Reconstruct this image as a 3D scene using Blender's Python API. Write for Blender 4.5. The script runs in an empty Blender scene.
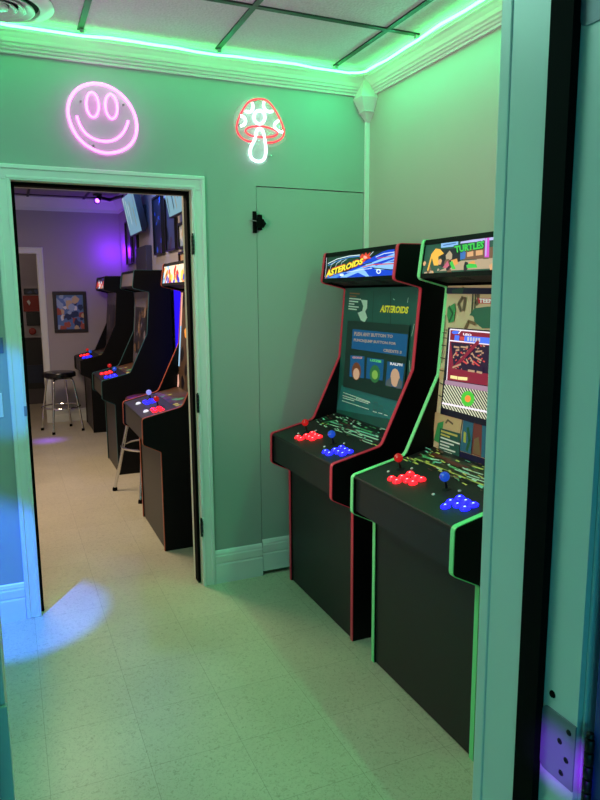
import bpy, bmesh, math, random
LED_E = 12; NE_P = 5; NE_W = 3.5; NE_R = 1.9; EXPO = 0
LIGHTS = [
 dict(name='room_fill', kind='AREA', loc=(-2.0, -1.4, 2.5), energy=16, col=(.42, 1, .78), size=.6, aim=(-1.7, -1.3, 0)),  # unseen area light added as greenish fill for the room
 dict(name='strip_glow_right', kind='AREA', loc=(-.11, -1.25, 2.565), energy=12, col=(.05, 1, .40), size=2.1, sy=.02, aim=(-1.6, -1.25, 0)),
 dict(name='strip_glow_back', kind='AREA', loc=(-1.35, -.11, 2.565), energy=4.5, col=(.05, 1, .40), size=2.3, sy=.02, aim=(-1.35, -1.6, 0)),
 dict(name='warm_wall_fill', kind='SPOT', loc=(-2.5, -1.5, 1.5), energy=75, col=(1, .66, .62), size=.2, aim=(0, -.7, 1.4), spot=66, blend=.8),  # added out of view to warm the right wall
 dict(name='pink_ceiling_fill', kind='SPOT', loc=(-2.2, -1.4, 1.3), energy=50, col=(1, .50, .80), size=.2, aim=(-1.2, -1.0, 2.6), spot=85, blend=.9),  # unseen spot aimed up, added to turn the ceiling tiles pink
 dict(name='far_room_lamp', kind='AREA', loc=(-1.9, 1.9, 2.5), energy=58, col=(1, .76, .54), size=.9, aim=(-1.9, 1.9, 0)),
 dict(name='far_violet_lamp', kind='POINT', loc=(-.61, 4.93, 2.0), energy=6, col=(.20, .01, 1), size=.06),
 dict(name='far_blue_fill', kind='POINT', loc=(-.75, 2.75, 2.42), energy=12, col=(.12, .28, 1), size=.06),  # added point light without a fixture, tints far right wall and posters blue
 dict(name='far_floor_violet', kind='SPOT', loc=(-1.0, 4.4, 2.3), energy=420, col=(.2, .05, 1), size=.1, aim=(-1.5, 4.1, 0), spot=9, blend=1),
 dict(name='blue_spot', kind='SPOT', loc=(-2.5, -1.2, 2.3), energy=780, col=(.03, .12, 1), size=.02, aim=(-1.87, -.10, .16), spot=17, blend=.5),
 dict(name='blue_spot_high', kind='SPOT', loc=(-2.5, -1.9, 1.6), energy=150, col=(.02, .20, 1), size=.02, aim=(-1.86, 0, 1.08), spot=13, blend=.6),
 dict(name='near_jamb_fill', kind='POINT', loc=(-1.86, -4.1, .9), energy=17, col=(.04, .62, .78), size=.3),  # unseen light added behind the camera for teal on the jambs
 dict(name='violet_hinge_fill', kind='SPOT', loc=(-2.3, -3.4, 1.0), energy=130, col=(.26, .01, 1), size=.02, aim=(-1.09, -2.54, .81), spot=3.8, blend=.3),  # no fixture here: added spot that tints the near hinge violet
 dict(name='farthest_room_lamp', kind='POINT', loc=(-2.4, 6.2, 2.3), energy=8, col=(1, .75, .7), size=.2),
]
CAM = [666.929646, 0.157921, 0.410141, -0.006748, -1.800252, -3.217495]
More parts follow.
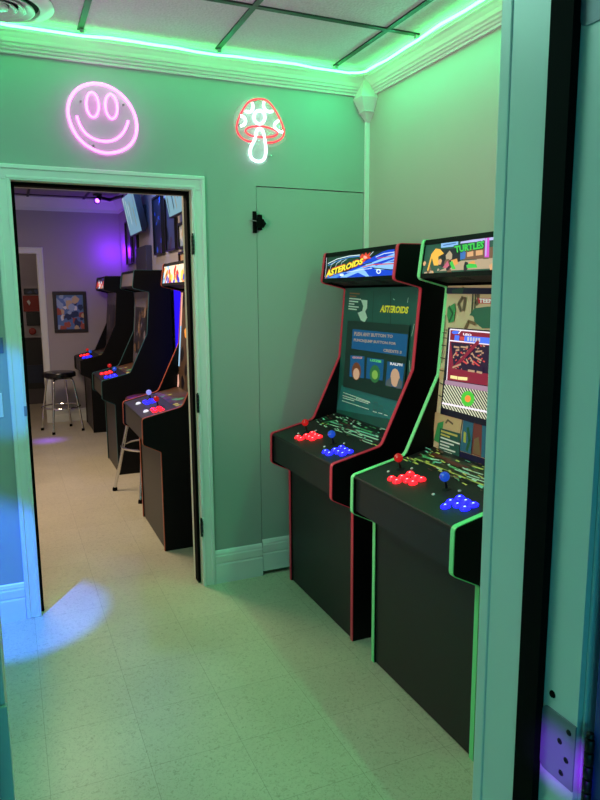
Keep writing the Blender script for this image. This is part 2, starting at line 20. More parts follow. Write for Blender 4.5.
ART = {'mqA': [('p','mdark',[(0.0128,0.0161),(0.6646,0.01),(0.6473,0.1278),(-0.0034,0.13)]),('p','mgreen',[(0.0185,0.1189),(0.3518,0.1168),(0.3618,0.0832),(0.0179,0.0725)]),('p','mblue',[(0.14,0.015),(0.3996,0.0815),(0.5532,0.1169),(0.6473,0.1278),(0.6646,0.01)]),('p','mblue2',[(0.0128,0.0161),(0.14,0.015),(0.2436,0.0419),(0.0461,0.0318)]),('p','mpale',[(0.1823,0.0165),(0.6535,0.1055),(0.6579,0.0751),(0.2842,0.0406),(0.2519,0.0148)]),('p','mpale',[(0.4023,0.0724),(0.6637,0.0693),(0.668,0.039),(0.5307,0.0383),(0.4427,0.0589)]),('p','mblue',[(0.4872,0.0688),(0.6582,0.0888),(0.6584,0.0805),(0.5136,0.0578)]),('p','mpale',[(0.1823,0.0165),(0.3214,0.0473),(0.4106,0.0442),(0.5044,0.0097)]),('p','mblue',[(0.2519,0.0148),(0.3575,0.0339),(0.4443,0.0124)]),('p','mblue',[(0.4094,0.0484),(0.4915,0.0541),(0.5479,0.0177),(0.4678,0.0141)]),('p','mwhite',[(0.5637,0.0331),(0.5627,0.0275),(0.5564,0.0235),(0.5466,0.0223),(0.5359,0.0242),(0.5271,0.0286),(0.5226,0.0345),(0.5237,0.0402),(0.5301,0.0442),(0.54,0.0454),(0.5507,0.0434),(0.5594,0.039)]),('p','mblue',[(0.5539,0.0323),(0.5533,0.0295),(0.5502,0.0275),(0.5453,0.0269),(0.5399,0.0278),(0.5355,0.0301),(0.5333,0.033),(0.5339,0.0359),(0.537,0.0378),(0.542,0.0384),(0.5473,0.0375),(0.5517,0.0353)]),('l','mwhite',0.0035,[(0.0281,0.0887),(0.1259,0.107),(0.2485,0.1145),(0.3527,0.1138)]),('l','mblue2',0.003,[(0.0339,0.0798),(0.1428,0.0984),(0.2504,0.1082),(0.3545,0.1077)]),('l','mwhite',0.003,[(0.0019,0.1231),(0.0148,0.0726),(0.0153,0.0227)]),('l','mwhite',0.0025,[(0.0609,0.0564),(0.0683,0.0804),(0.1079,0.0949)]),('l','mwhite',0.0025,[(0.1171,0.0654),(0.1257,0.0844),(0.1712,0.0984)]),('l','mwhite',0.002,[(0.173,0.0697),(0.1812,0.0884),(0.2257,0.1008)]),('l','mwhite',0.003,[(0.5023,0.0969),(0.5669,0.1076),(0.6524,0.1094)]),('l','mred',0.004,[(0.3946,0.0567),(0.4884,0.0647),(0.6618,0.0612)]),('l','mred',0.003,[(0.5156,0.0905),(0.6529,0.0929)]),('l','mdark',0.004,[(0.3668,0.0662),(0.474,0.074)]),('l','mdark',0.004,[(0.4928,0.0494),(0.6574,0.0355)]),('l','mwhite',0.0025,[(0.2446,0.0387),(0.373,0.0455),(0.4813,0.0487)]),('p','mred',[(0.3554,0.1046),(0.3738,0.1186),(0.397,0.1114),(0.405,0.1257),(0.4238,0.1111),(0.4484,0.1214),(0.4439,0.1041),(0.4625,0.0932),(0.4212,0.0911),(0.4005,0.0785),(0.3752,0.0886)]),('p','mpink',[(0.3842,0.1001),(0.3978,0.1083),(0.4173,0.1043),(0.4293,0.0966),(0.4085,0.0929)]),('l','mwhite',0.0025,[(0.447,0.1057),(0.4773,0.1232)]),('t','mred','ASTEROIDS',[(0.0243,0.0138),(0.3935,0.0686),(0.3982,0.103),(0.0226,0.0577)]),('t','myellow','ASTEROIDS',[(0.0252,0.0204),(0.3901,0.0718),(0.3944,0.099),(0.0301,0.0535)]),('l','mdark',0.0022,[(0.0354,0.0175),(0.391,0.0688)]),('p','mwhite',[(0.2223,0.0269),(0.2203,0.0238),(0.2128,0.0217),(0.2019,0.0211),(0.1904,0.0222),(0.1814,0.0248),(0.1773,0.0281),(0.1794,0.0312),(0.187,0.0333),(0.198,0.0339),(0.2094,0.0327),(0.2183,0.0301)])],'bzA': [('p','bteal',[(0.0148,0.6429),(0.6819,0.6263),(0.6871,0.5009),(0.666,0.2838),(0.5487,0.051),(0.5171,0.0455),(-0.0006,0.0249)]),('p','bdark',[(0.0602,0.4853),(0.6769,0.4751),(0.6639,0.2023),(0.6378,0.1783),(0.0643,0.1568)]),('p','bteal2',[(0.0366,0.1583),(0.63,0.1797),(0.5546,0.0648),(-0.0006,0.0249)]),('p','bdark',[(0.0391,0.6455),(0.1774,0.6417),(0.1968,0.5419),(0.0456,0.5389)]),('l','borange',0.006,[(0.0539,0.6285),(0.1572,0.6245)]),('l','borange',0.006,[(0.0562,0.6144),(0.1243,0.6117)]),('l','bwhite',0.006,[(0.054,0.6022),(0.1748,0.5972)]),('l','bwhite',0.006,[(0.0541,0.589),(0.1479,0.5851)]),('l','bwhite',0.006,[(0.0541,0.5758),(0.1106,0.5736)]),('l','bwhite',0.006,[(0.0521,0.5626),(0.1577,0.5595)]),('l','bwhite',0.006,[(0.052,0.5503),(0.1403,0.5473)]),('p','bpale',[(0.175,0.5962),(0.2408,0.5939),(0.243,0.5563),(0.2271,0.5399),(0.2536,0.5118),(0.2295,0.4885),(0.1907,0.4962),(0.1524,0.5318),(0.1968,0.5419),(0.2045,0.5648)]),('t','byellow','ASTEROIDS',[(0.3664,0.5394),(0.6045,0.5382),(0.6101,0.5689),(0.3748,0.5732)]),('l','bdark2',0.004,[(0.4498,0.6355),(0.509,0.1818)]),('l','bdark2',0.003,[(0.2973,0.6364),(0.3022,0.4911)]),('l','bpale',0.003,[(0.476,0.602),(0.4879,0.5971)]),('l','bpale',0.003,[(0.5984,0.6065),(0.5956,0.5864)]),('l','bpale',0.003,[(0.6622,0.496),(0.6501,0.4435)]),('l','bpale',0.003,[(0.6501,0.3388),(0.6621,0.2898)]),('l','bwhite',0.004,[(0.0634,0.1227),(0.3377,0.114)]),('l','bwhite',0.004,[(0.0574,0.1073),(0.3266,0.1033)]),('l','bwhite',0.004,[(0.0634,0.0955),(0.1855,0.0965)]),('l','bwhite',0.004,[(0.0574,0.08),(0.3361,0.0775)]),('l','bwhite',0.004,[(0.2028,0.1112),(0.3437,0.1103)]),('l','bwhite',0.004,[(0.3761,0.0748),(0.4112,0.075)]),('l','bwhite',0.004,[(0.4283,0.076),(0.4624,0.0762)]),('l','bwhite',0.004,[(0.4793,0.0755),(0.5092,0.0752)]),('l','bgrey',0.0025,[(0.3782,0.0841),(0.3831,0.1206),(0.4128,0.1205),(0.4096,0.0854),(0.3782,0.0841)]),('l','bgrey',0.0025,[(0.435,0.0885),(0.44,0.1113),(0.4604,0.1109),(0.4572,0.0877)])],'scA': [('p','sdark',[(0.0742,0.4851),(0.6292,0.4771),(0.6243,0.3001),(0.595,0.1835),(0.0804,0.1619)]),('p','sblue',[(0.1295,0.4506),(0.6335,0.4498),(0.6345,0.3543),(0.1324,0.3535)]),('t','stext','PUSH ANY BUTTON TO',[(0.1493,0.418),(0.5123,0.4278),(0.513,0.4419),(0.1497,0.4388)]),('t','stext','PUNCH/JUMP BUTTON FOR',[(0.1493,0.3867),(0.5448,0.395),(0.5453,0.4106),(0.1501,0.4053)]),('t','stext','CREDITS 3',[(0.4395,0.3611),(0.5958,0.3628),(0.5965,0.3761),(0.4405,0.3751)]),('p','sblue',[(0.1278,0.3198),(0.2703,0.3257),(0.2821,0.2207),(0.1322,0.2126)]),('p','sblue',[(0.297,0.3224),(0.4533,0.3259),(0.4559,0.2295),(0.3012,0.2228)]),('p','sblue',[(0.4848,0.3207),(0.6284,0.3218),(0.6237,0.2131),(0.4835,0.2113)]),('t','spink','GEORGE',[(0.1474,0.3051),(0.2494,0.3115),(0.2501,0.3218),(0.1482,0.3157)]),('t','sgreen','LIZZIE',[(0.3273,0.3082),(0.431,0.3088),(0.4314,0.3197),(0.328,0.3183)]),('t','spale','RALPH',[(0.5091,0.307),(0.6115,0.31),(0.6115,0.3223),(0.5092,0.3192)]),('p','sbrown',[(0.2483,0.2511),(0.2456,0.2286),(0.2311,0.2106),(0.2086,0.202),(0.1839,0.2052),(0.1637,0.2196),(0.1537,0.2414),(0.1567,0.2645),(0.1718,0.2825),(0.1947,0.2907),(0.2192,0.2869),(0.2387,0.2724)]),('p','stan',[(0.2352,0.2372),(0.2331,0.2226),(0.2228,0.2109),(0.2069,0.2053),(0.1897,0.2072),(0.1758,0.2163),(0.169,0.2301),(0.1713,0.2449),(0.1819,0.2567),(0.198,0.2621),(0.2151,0.26),(0.2287,0.2508)]),('p','sgreen2',[(0.4305,0.258),(0.4273,0.2365),(0.4121,0.2192),(0.3887,0.2107),(0.3631,0.2135),(0.3424,0.2269),(0.3323,0.2475),(0.3358,0.2696),(0.3517,0.287),(0.3755,0.295),(0.4008,0.2917),(0.4208,0.2781)]),('p','sgreen3',[(0.4103,0.2515),(0.4083,0.2404),(0.3995,0.2314),(0.3862,0.2269),(0.3718,0.2282),(0.3603,0.235),(0.3548,0.2455),(0.3569,0.2568),(0.3659,0.2658),(0.3794,0.2701),(0.3937,0.2687),(0.405,0.2618)]),('p','stan',[(0.5986,0.259),(0.5967,0.2381),(0.5852,0.2216),(0.5671,0.2137),(0.547,0.2169),(0.5304,0.2303),(0.5219,0.2504),(0.524,0.2717),(0.5359,0.2883),(0.5544,0.2957),(0.5743,0.2921),(0.5904,0.2787)]),('p','sgrey',[(0.4882,0.2333),(0.5254,0.2534),(0.5401,0.2104),(0.4865,0.2117)]),('p','sgrey',[(0.5934,0.2558),(0.6236,0.2439),(0.6191,0.2125),(0.5764,0.2097)])],'bandA': [('p','kdark',[(0.0515,0.2308),(0.0537,0.2938),(0.5233,0.3191),(0.6942,0.219)]),('l','kgreen',0.012,[(0.0971,0.2433),(0.1354,0.2988)]),('l','kyellow',0.01,[(0.0989,0.2309),(0.1504,0.234)]),('l','kpale',0.008,[(0.1548,0.2432),(0.2897,0.2577)]),('l','kred',0.01,[(0.1939,0.2856),(0.2797,0.2964)]),('l','kred',0.01,[(0.3176,0.2649),(0.4096,0.2799)]),('l','kpale',0.01,[(0.3079,0.2591),(0.5925,0.2695)]),('l','kpale',0.006,[(0.3341,0.2342),(0.5858,0.2425)]),('l','kgreen',0.012,[(0.319,0.2972),(0.4747,0.3073)]),('l','kteal',0.012,[(0.3696,0.2804),(0.5573,0.2904)]),('l','kpale',0.007,[(0.5155,0.2207),(0.6562,0.2266)]),('l','kyellow',0.01,[(0.6179,0.2239),(0.6738,0.2272)]),('l','kteal',0.012,[(0.1283,0.2679),(0.2396,0.273)]),('l','kpale',0.006,[(0.2679,0.2194),(0.3149,0.2225)])],'mqB': [('p','mdgreen',[(-0.0078,0.0203),(0.4734,0.0184),(0.4574,0.1342),(-0.0048,0.1359)]),('p','mstreet',[(0.1114,0.0197),(0.4734,0.0184),(0.4713,0.0516),(0.2379,0.0519),(0.1476,0.0298)]),('p','mnight',[(0.106,0.1003),(0.2264,0.0972),(0.2307,0.0522),(0.1717,0.0244),(0.106,0.0406)]),('p','mlav',[(0.2207,0.1195),(0.3488,0.1235),(0.4598,0.124),(0.4603,0.112),(0.2188,0.1131)]),('p','mbrick',[(0.2496,0.0892),(0.4621,0.09),(0.4713,0.0516),(0.2514,0.0543)]),('p','mblue3',[(0.2261,0.084),(0.2573,0.0865),(0.261,0.0581),(0.2335,0.0551)]),('p','mtan',[(0.266,0.0795),(0.2997,0.0818),(0.3041,0.0645),(0.2701,0.0633)]),('p','mtan',[(0.3131,0.0823),(0.3491,0.083),(0.3533,0.0661),(0.3173,0.0651)]),('p','mpaleblue',[(0.0997,0.1306),(0.2043,0.1273),(0.2086,0.105),(0.1064,0.1049)]),('l','mblue3',0.004,[(0.1182,0.1133),(0.1926,0.1162)]),('t','mdgreen2','TURTLES',[(0.1973,0.0778),(0.3569,0.0855),(0.3547,0.1156),(0.1812,0.109)]),('t','mbgreen','TURTLES',[(0.1994,0.0812),(0.3524,0.0882),(0.3513,0.1133),(0.1864,0.106)]),('p','mmagenta',[(0.3513,0.1267),(0.3733,0.1282),(0.3885,0.0559),(0.3652,0.0571)]),('l','mlav',0.006,[(0.3594,0.1198),(0.3702,0.0631)]),('p','myellow2',[(0.0375,0.0245),(0.0502,0.0851),(0.0733,0.1047),(0.1021,0.1006),(0.13,0.0829),(0.0974,0.0733),(0.106,0.0406),(0.0778,0.0417),(0.0581,0.0707),(0.0464,0.0218)]),('p','mpink2',[(0.1357,0.0312),(0.1599,0.0555),(0.1758,0.0377),(0.1594,0.0285)]),('p','morange2',[(0.1787,0.0556),(0.2141,0.0605),(0.226,0.0423),(0.1995,0.0323)]),('p','mbgreen',[(0.1735,0.0468),(0.1879,0.0542),(0.2165,0.0228),(0.1958,0.0235)]),('p','morange2',[(0.2853,0.044),(0.3149,0.0482),(0.3243,0.0317),(0.2921,0.0308)]),('p','mbgreen',[(0.2741,0.0337),(0.2899,0.0395),(0.328,0.0358),(0.3357,0.0236),(0.2801,0.024)])],'bzB': [('p','tan',[(0.0046,0.6235),(0.2873,0.6196),(0.5978,0.6178),(0.6417,0.3264),(0.7042,0.1462),(0.0445,0.0056),(0.0246,0.2303),(0.0114,0.4673)]),('p','navy',[(-0.0162,0.6473),(0.595,0.6366),(0.5978,0.6178),(0.0058,0.6228)]),('p','teal3',[(0.0363,0.6367),(0.1103,0.6475),(0.1037,0.6216),(0.0384,0.6227)]),('p','tgreen',[(0.0185,0.5695),(0.0605,0.5868),(0.07,0.5604),(0.0657,0.5169),(0.0335,0.509),(0.0176,0.539)]),('l','tgreen2',0.01,[(0.0265,0.573),(0.0556,0.5467),(0.038,0.516)]),('l','tbrown',0.012,[(0.1054,0.6101),(0.0827,0.5837),(0.1028,0.5577)]),('l','tbrown',0.014,[(0.1218,0.6069),(0.1182,0.5613)]),('l','bdark2',0.006,[(0.1662,0.6198),(0.1693,0.5494)]),('l','bdark2',0.005,[(0.1813,0.6198),(0.184,0.5689)]),('p','tgreen3',[(0.1575,0.5427),(0.184,0.5689),(0.2563,0.5764),(0.4086,0.5786),(0.4197,0.5057),(0.2394,0.4978),(0.1918,0.5181),(0.1834,0.5402)]),('p','tred',[(0.1957,0.6071),(0.4047,0.6048),(0.4075,0.5859),(0.2036,0.5876)]),('t','mwhite2','TEENAGE',[(0.2068,0.5898),(0.3553,0.5883),(0.3531,0.6031),(0.2044,0.6053)]),('l','tbrown2',0.012,[(0.1391,0.4934),(0.1558,0.52),(0.1978,0.5119)]),('l','tline',0.004,[(0.009,0.5388),(0.012,0.3503)]),('l','tline',0.003,[(0.0093,0.4808),(0.0376,0.4821)]),('l','tline',0.003,[(0.0083,0.45),(0.0369,0.4499)]),('l','tline',0.004,[(-0.0071,0.4704),(0.0262,0.4696)]),('l','tline',0.004,[(-0.0037,0.4209),(0.0296,0.4206)]),('l','tline',0.004,[(-0.0003,0.3712),(0.0334,0.3691)]),('l','tline',0.004,[(0.0032,0.3214),(0.0368,0.3199)]),('l','tline',0.004,[(0.0066,0.2715),(0.0426,0.2659)]),('l','tline',0.004,[(0.01,0.2215),(0.0445,0.2162)]),('p','tan2',[(-0.009,0.1495),(0.1773,0.1639),(0.1698,0.0931),(0.0473,0.0941),(0.0095,0.0296)]),('p','tgreen',[(0.0246,0.1102),(0.0626,0.1249),(0.0603,0.0964),(0.0433,0.0324),(0.0082,0.0376)]),('l','tbrown',0.008,[(0.0767,0.1194),(0.0876,0.1332),(0.1213,0.1233)]),('p','navy',[(0.1796,0.0291),(0.303,0.0315),(0.5478,0.0373),(0.5616,-0.0542),(0.1788,-0.0061)]),('p','tcyan',[(0.1841,0.1593),(0.2442,0.1544),(0.2454,0.0319),(0.1793,0.031)]),('p','tpoison',[(0.1918,0.1089),(0.2076,0.1042),(0.2104,0.0664),(0.1952,0.0672)]),('l','tgreen2',0.014,[(0.2135,0.1244),(0.2318,0.0822),(0.2201,0.0417)]),('p','tmar',[(0.2442,0.1544),(0.2928,0.1536),(0.3054,0.0339),(0.251,0.0331)]),('p','tbrown2',[(0.2568,0.091),(0.2807,0.1031),(0.3022,0.0369),(0.2561,0.038)]),('p','tcyan',[(0.2928,0.1536),(0.3825,0.1516),(0.3948,0.0359),(0.3054,0.0339)]),('p','tmar',[(0.3825,0.1516),(0.4639,0.1493),(0.476,0.0372),(0.3948,0.0359)]),('p','bdark',[(0.0441,0.0935),(0.1725,0.0956),(0.1788,-0.0061),(0.0449,0.0001)]),('l','byellow2',0.008,[(0.0523,0.0836),(0.1559,0.0827)]),('l','byellow2',0.007,[(0.0523,0.0707),(0.1104,0.0691)]),('l','bwhite2',0.006,[(0.0529,0.0579),(0.1755,0.0555)]),('l','bwhite2',0.006,[(0.0539,0.0427),(0.1399,0.0434)]),('l','bwhite2',0.006,[(0.0537,0.0305),(0.113,0.0307)]),('l','bwhite2',0.006,[(0.0536,0.0183),(0.153,0.0195)]),('l','bwhite2',0.006,[(0.0541,0.0062),(0.1327,0.0072)])],'scB': [('p','navy2',[(0.0491,0.4902),(0.707,0.4871),(0.6813,0.1639),(0.0413,0.1555)]),('p','smaroon',[(0.0562,0.4857),(0.6835,0.482),(0.6853,0.3056),(0.0621,0.289)]),('l','swhite',0.005,[(0.0562,0.4857),(0.6835,0.482)]),('l','swhite',0.005,[(0.0589,0.4421),(0.6745,0.4432)]),('l','swhite',0.005,[(0.0546,0.4856),(0.0621,0.289)]),('p','sbblue',[(0.1127,0.4763),(0.1101,0.4729),(0.1021,0.47),(0.0906,0.4685),(0.0787,0.4688),(0.0697,0.4708),(0.066,0.474),(0.0687,0.4775),(0.0769,0.4804),(0.0885,0.4819),(0.1003,0.4815),(0.1091,0.4795)]),('l','swhite',0.005,[(0.1096,0.4714),(0.1231,0.484)]),('t','swhite','LEO',[(0.1371,0.4672),(0.188,0.4653),(0.1897,0.4737),(0.138,0.4757)]),('l','sbblue',0.02,[(0.0911,0.4546),(0.1122,0.4544)]),('l','sred',0.012,[(0.1237,0.4551),(0.1503,0.4547)]),('l','sbblue',0.022,[(0.1525,0.4548),(0.4127,0.4547)]),('l','spale',0.014,[(0.169,0.4549),(0.1734,0.4551)]),('l','spale',0.014,[(0.1853,0.4544),(0.1896,0.4547)]),('l','spale',0.014,[(0.2013,0.4544),(0.2056,0.4547)]),('l','spale',0.014,[(0.2172,0.4545),(0.2214,0.4547)]),('l','spale',0.014,[(0.2329,0.4545),(0.2371,0.4547)]),('p','snavy',[(0.0678,0.4363),(0.4152,0.4382),(0.4268,0.3214),(0.104,0.3292)]),('l','stan',0.005,[(0.2075,0.3656),(0.2177,0.364)]),('l','stan',0.005,[(0.2286,0.4118),(0.2321,0.4149)]),('l','stan',0.005,[(0.1722,0.4077),(0.1797,0.4119)]),('l','snavy',0.005,[(0.1244,0.401),(0.1355,0.4045)]),('l','stan',0.005,[(0.2309,0.4218),(0.2388,0.4251)]),('l','stan',0.005,[(0.2603,0.4358),(0.2699,0.4337)]),('l','stan',0.005,[(0.148,0.3397),(0.1558,0.3429)]),('l','snavy',0.005,[(0.2622,0.419),(0.2726,0.4212)]),('l','stan',0.005,[(0.1506,0.4135),(0.1554,0.4151)]),('l','sred',0.005,[(0.2406,0.3826),(0.2482,0.3864)]),('l','stan',0.005,[(0.1515,0.4007),(0.1609,0.4015)]),('l','stan',0.005,[(0.2131,0.4279),(0.2248,0.4254)]),('l','snavy',0.005,[(0.1533,0.3917),(0.1614,0.3934)]),('l','stan',0.005,[(0.1893,0.4306),(0.1934,0.43)]),('l','snavy',0.005,[(0.2586,0.4256),(0.2638,0.4271)]),('l','stan',0.005,[(0.1544,0.3807),(0.1646,0.3809)]),('l','snavy',0.005,[(0.2311,0.4014),(0.2374,0.3986)]),('l','stan',0.005,[(0.1007,0.3935),(0.1096,0.3954)]),('l','sred',0.005,[(0.259,0.3878),(0.2646,0.3897)]),('l','sred',0.005,[(0.2378,0.3787),(0.2474,0.3759)]),('l','snavy',0.005,[(0.1104,0.4215),(0.122,0.4259)]),('l','snavy',0.005,[(0.2235,0.4029),(0.2286,0.4059)]),('l','sred',0.005,[(0.2699,0.3805),(0.2797,0.3789)]),('l','snavy',0.005,[(0.114,0.3579),(0.1254,0.3619)]),('l','sred',0.005,[(0.1643,0.4161),(0.1745,0.4195)]),('l','snavy',0.005,[(0.2596,0.3812),(0.2649,0.3783)]),('l','snavy',0.005,[(0.2138,0.4045),(0.2194,0.4056)]),('l','stan',0.005,[(0.1121,0.391),(0.1244,0.391)]),('l','sred',0.005,[(0.1791,0.3999),(0.1835,0.4001)]),('l','sred',0.005,[(0.1904,0.3858),(0.1948,0.3847)]),('l','sred',0.005,[(0.2153,0.3647),(0.222,0.3628)]),('l','sred',0.005,[(0.1436,0.3374),(0.1534,0.3373)]),('l','sred',0.005,[(0.1897,0.4304),(0.1975,0.4322)]),('l','sred',0.005,[(0.1356,0.401),(0.1433,0.4028)]),('l','sred',0.005,[(0.2113,0.3663),(0.2219,0.3641)]),('l','sred',0.005,[(0.1241,0.3461),(0.1322,0.3434)]),('l','sred',0.005,[(0.1852,0.3829),(0.1907,0.3801)]),('l','snavy',0.005,[(0.1798,0.3676),(0.1889,0.3709)]),('l','snavy',0.005,[(0.2339,0.3825),(0.2423,0.3846)]),('l','stan',0.005,[(0.1964,0.3531),(0.2018,0.3559)]),('l','stan',0.005,[(0.1992,0.3755),(0.2044,0.375)]),('l','stan',0.005,[(0.0928,0.3805),(0.0991,0.378)]),('l','stan',0.005,[(0.1135,0.3356),(0.1213,0.337)]),('l','stan',0.005,[(0.1556,0.3681),(0.1597,0.3704)]),('l','sred',0.005,[(0.248,0.4353),(0.2549,0.4332)]),('l','stan',0.005,[(0.2507,0.3743),(0.2584,0.3746)]),('l','sred',0.005,[(0.141,0.4008),(0.1495,0.398)]),('l','sred',0.005,[(0.2385,0.3973),(0.2483,0.3984)]),('l','stan',0.005,[(0.1142,0.3906),(0.1226,0.3877)]),('l','stan',0.005,[(0.1995,0.4003),(0.2101,0.402)]),('l','sred',0.005,[(0.1544,0.3445),(0.1627,0.3443)]),('l','stan',0.005,[(0.2509,0.4022),(0.2577,0.4028)]),('l','stan',0.005,[(0.1805,0.3661),(0.1874,0.3661)]),('l','snavy',0.005,[(0.1426,0.3373),(0.1499,0.3417)]),('l','stan',0.005,[(0.2595,0.409),(0.27,0.4099)]),('l','sred',0.005,[(0.1107,0.3679),(0.1178,0.3721)]),('l','sred',0.005,[(0.1103,0.3894),(0.1179,0.392)]),('l','stan',0.005,[(0.1702,0.4268),(0.1781,0.4257)]),('l','stan',0.005,[(0.1408,0.3826),(0.1521,0.3872)]),('l','sred',0.005,[(0.1067,0.3994),(0.1168,0.3984)]),('l','smaroon',0.015,[(0.0745,0.314),(0.2352,0.4482)]),('l','smaroon',0.018,[(0.0884,0.3276),(0.3684,0.3298)]),('l','stan',0.007,[(0.094,0.4202),(0.1253,0.419)]),('l','stan',0.007,[(0.1078,0.4067),(0.1266,0.4105)]),('l','stan',0.006,[(0.1362,0.4231),(0.1776,0.4227)]),('l','stan',0.006,[(0.0956,0.3841),(0.1093,0.3972)]),('l','stan',0.007,[(0.0983,0.3408),(0.1462,0.3574)]),('l','stan',0.006,[(0.206,0.4048),(0.2227,0.3899)]),('l','stan',0.006,[(0.2267,0.411),(0.2612,0.4159)]),('l','stan',0.006,[(0.1976,0.3878),(0.2187,0.3688)]),('l','stan',0.006,[(0.2298,0.3905),(0.2629,0.3819)]),('l','stan',0.006,[(0.1768,0.379),(0.1899,0.3661)]),('l','sred',0.007,[(0.1594,0.3704),(0.183,0.3631)]),('l','sred',0.006,[(0.2177,0.3756),(0.2556,0.3607)]),('p','snavy',[(0.1496,0.3601),(0.2766,0.3605),(0.2804,0.3359),(0.157,0.337)]),('l','syel',0.012,[(0.0921,0.3036),(0.1313,0.3041)]),('l','syel',0.012,[(0.1391,0.3036),(0.1916,0.3067)]),('l','stan',0.008,[(0.1942,0.3384),(0.2305,0.3389)]),('l','stan',0.008,[(0.2448,0.339),(0.2731,0.3378)]),('p','slav',[(0.0582,0.2875),(0.6858,0.3018),(0.6844,0.2783),(0.0568,0.2701)]),('p','scream',[(0.0568,0.2701),(0.6844,0.2783),(0.6752,0.1706),(0.0545,0.1777)]),('l','sblack',0.0055,[(0.0546,0.1819),(0.0605,0.1776)]),('l','sblack',0.0055,[(0.055,0.1968),(0.0811,0.1774)]),('l','sblack',0.0055,[(0.0554,0.2116),(0.1014,0.1772)]),('l','sblack',0.0055,[(0.0557,0.2265),(0.1215,0.1769)]),('l','sblack',0.0055,[(0.0561,0.2413),(0.1412,0.1767)]),('l','sblack',0.0055,[(0.0565,0.256),(0.1607,0.1765)]),('l','sblack',0.0055,[(0.0577,0.2701),(0.18,0.1763)]),('l','sblack',0.0055,[(0.0768,0.2703),(0.1989,0.176)]),('l','sblack',0.0055,[(0.0957,0.2706),(0.2176,0.1758)]),('l','sblack',0.0055,[(0.1143,0.2708),(0.2361,0.1756)]),('l','sblack',0.0055,[(0.1326,0.2711),(0.2543,0.1754)]),('l','sblack',0.0055,[(0.1508,0.2713),(0.2723,0.1752)]),('l','sblack',0.0055,[(0.1687,0.2715),(0.29,0.175)]),('l','sblack',0.0055,[(0.1863,0.2718),(0.3075,0.1748)]),('l','sblack',0.0055,[(0.2038,0.272),(0.3248,0.1746)]),('l','sblack',0.0055,[(0.221,0.2722),(0.3419,0.1744)]),('l','sblack',0.0055,[(0.238,0.2724),(0.3587,0.1742)]),('l','sblack',0.0055,[(0.2548,0.2726),(0.3753,0.174)]),('l','sblack',0.0055,[(0.2714,0.2729),(0.3917,0.1738)]),('l','sblack',0.0055,[(0.2878,0.2731),(0.4079,0.1737)]),('l','sblack',0.0055,[(0.304,0.2733),(0.4239,0.1735)]),('l','sblack',0.0055,[(0.3199,0.2735),(0.4398,0.1733)]),('l','sblack',0.0055,[(0.3357,0.2737),(0.4554,0.1731)]),('l','sblack',0.0055,[(0.3514,0.2739),(0.4708,0.1729)]),('l','sblack',0.0055,[(0.3668,0.2741),(0.486,0.1728)]),('l','sblack',0.0055,[(0.382,0.2743),(0.5011,0.1726)]),('l','sblack',0.0055,[(0.3971,0.2745),(0.5159,0.1724)]),('l','sblack',0.0055,[(0.412,0.2747),(0.5306,0.1723)]),('l','sblack',0.0055,[(0.4267,0.2749),(0.5451,0.1721)]),('l','sblack',0.0055,[(0.4412,0.2751),(0.5589,0.1724)]),('l','sblack',0.0055,[(0.4556,0.2753),(0.5704,0.1746)]),('l','sblack',0.0055,[(0.4698,0.2755),(0.5818,0.1767)]),('p','slime',[(0.2492,0.2401),(0.2461,0.2253),(0.2335,0.2128),(0.2144,0.206),(0.1938,0.2068),(0.1774,0.2152),(0.1697,0.2289),(0.1729,0.2442),(0.1862,0.2567),(0.2056,0.2632),(0.226,0.262),(0.2418,0.2535)]),('p','sorange',[(0.2272,0.237),(0.2259,0.2303),(0.2203,0.2247),(0.212,0.2217),(0.203,0.2221),(0.1959,0.226),(0.1926,0.2321),(0.1939,0.239),(0.1996,0.2446),(0.208,0.2475),(0.2169,0.247),(0.224,0.2431)]),('l','swhite',0.007,[(0.0559,0.1954),(0.684,0.2137)])],'bandB': [('p','kbase',[(0.0419,0.244),(0.0471,0.3284),(0.5987,0.3534),(0.7148,0.2442)]),('l','kyellow',0.008,[(0.0497,0.2429),(0.7105,0.2483)]),('l','kgreen',0.014,[(0.0752,0.267),(0.1466,0.2745)]),('l','kpale',0.008,[(0.1188,0.2697),(0.1595,0.2815)]),('l','kred',0.018,[(0.085,0.3017),(0.192,0.3064)]),('l','kred',0.02,[(0.1879,0.2933),(0.3071,0.2987)]),('l','kteal',0.01,[(0.1555,0.2601),(0.1882,0.2689)]),('l','kpale',0.006,[(0.2835,0.262),(0.4159,0.2663)]),('l','kpale',0.006,[(0.3032,0.2861),(0.4021,0.2927)]),('l','kpale',0.006,[(0.3697,0.2499),(0.4883,0.2592)]),('l','kgreen',0.01,[(0.2408,0.2703),(0.3172,0.2674)]),('l','kyellow',0.008,[(0.3099,0.3202),(0.3658,0.3222)])]}
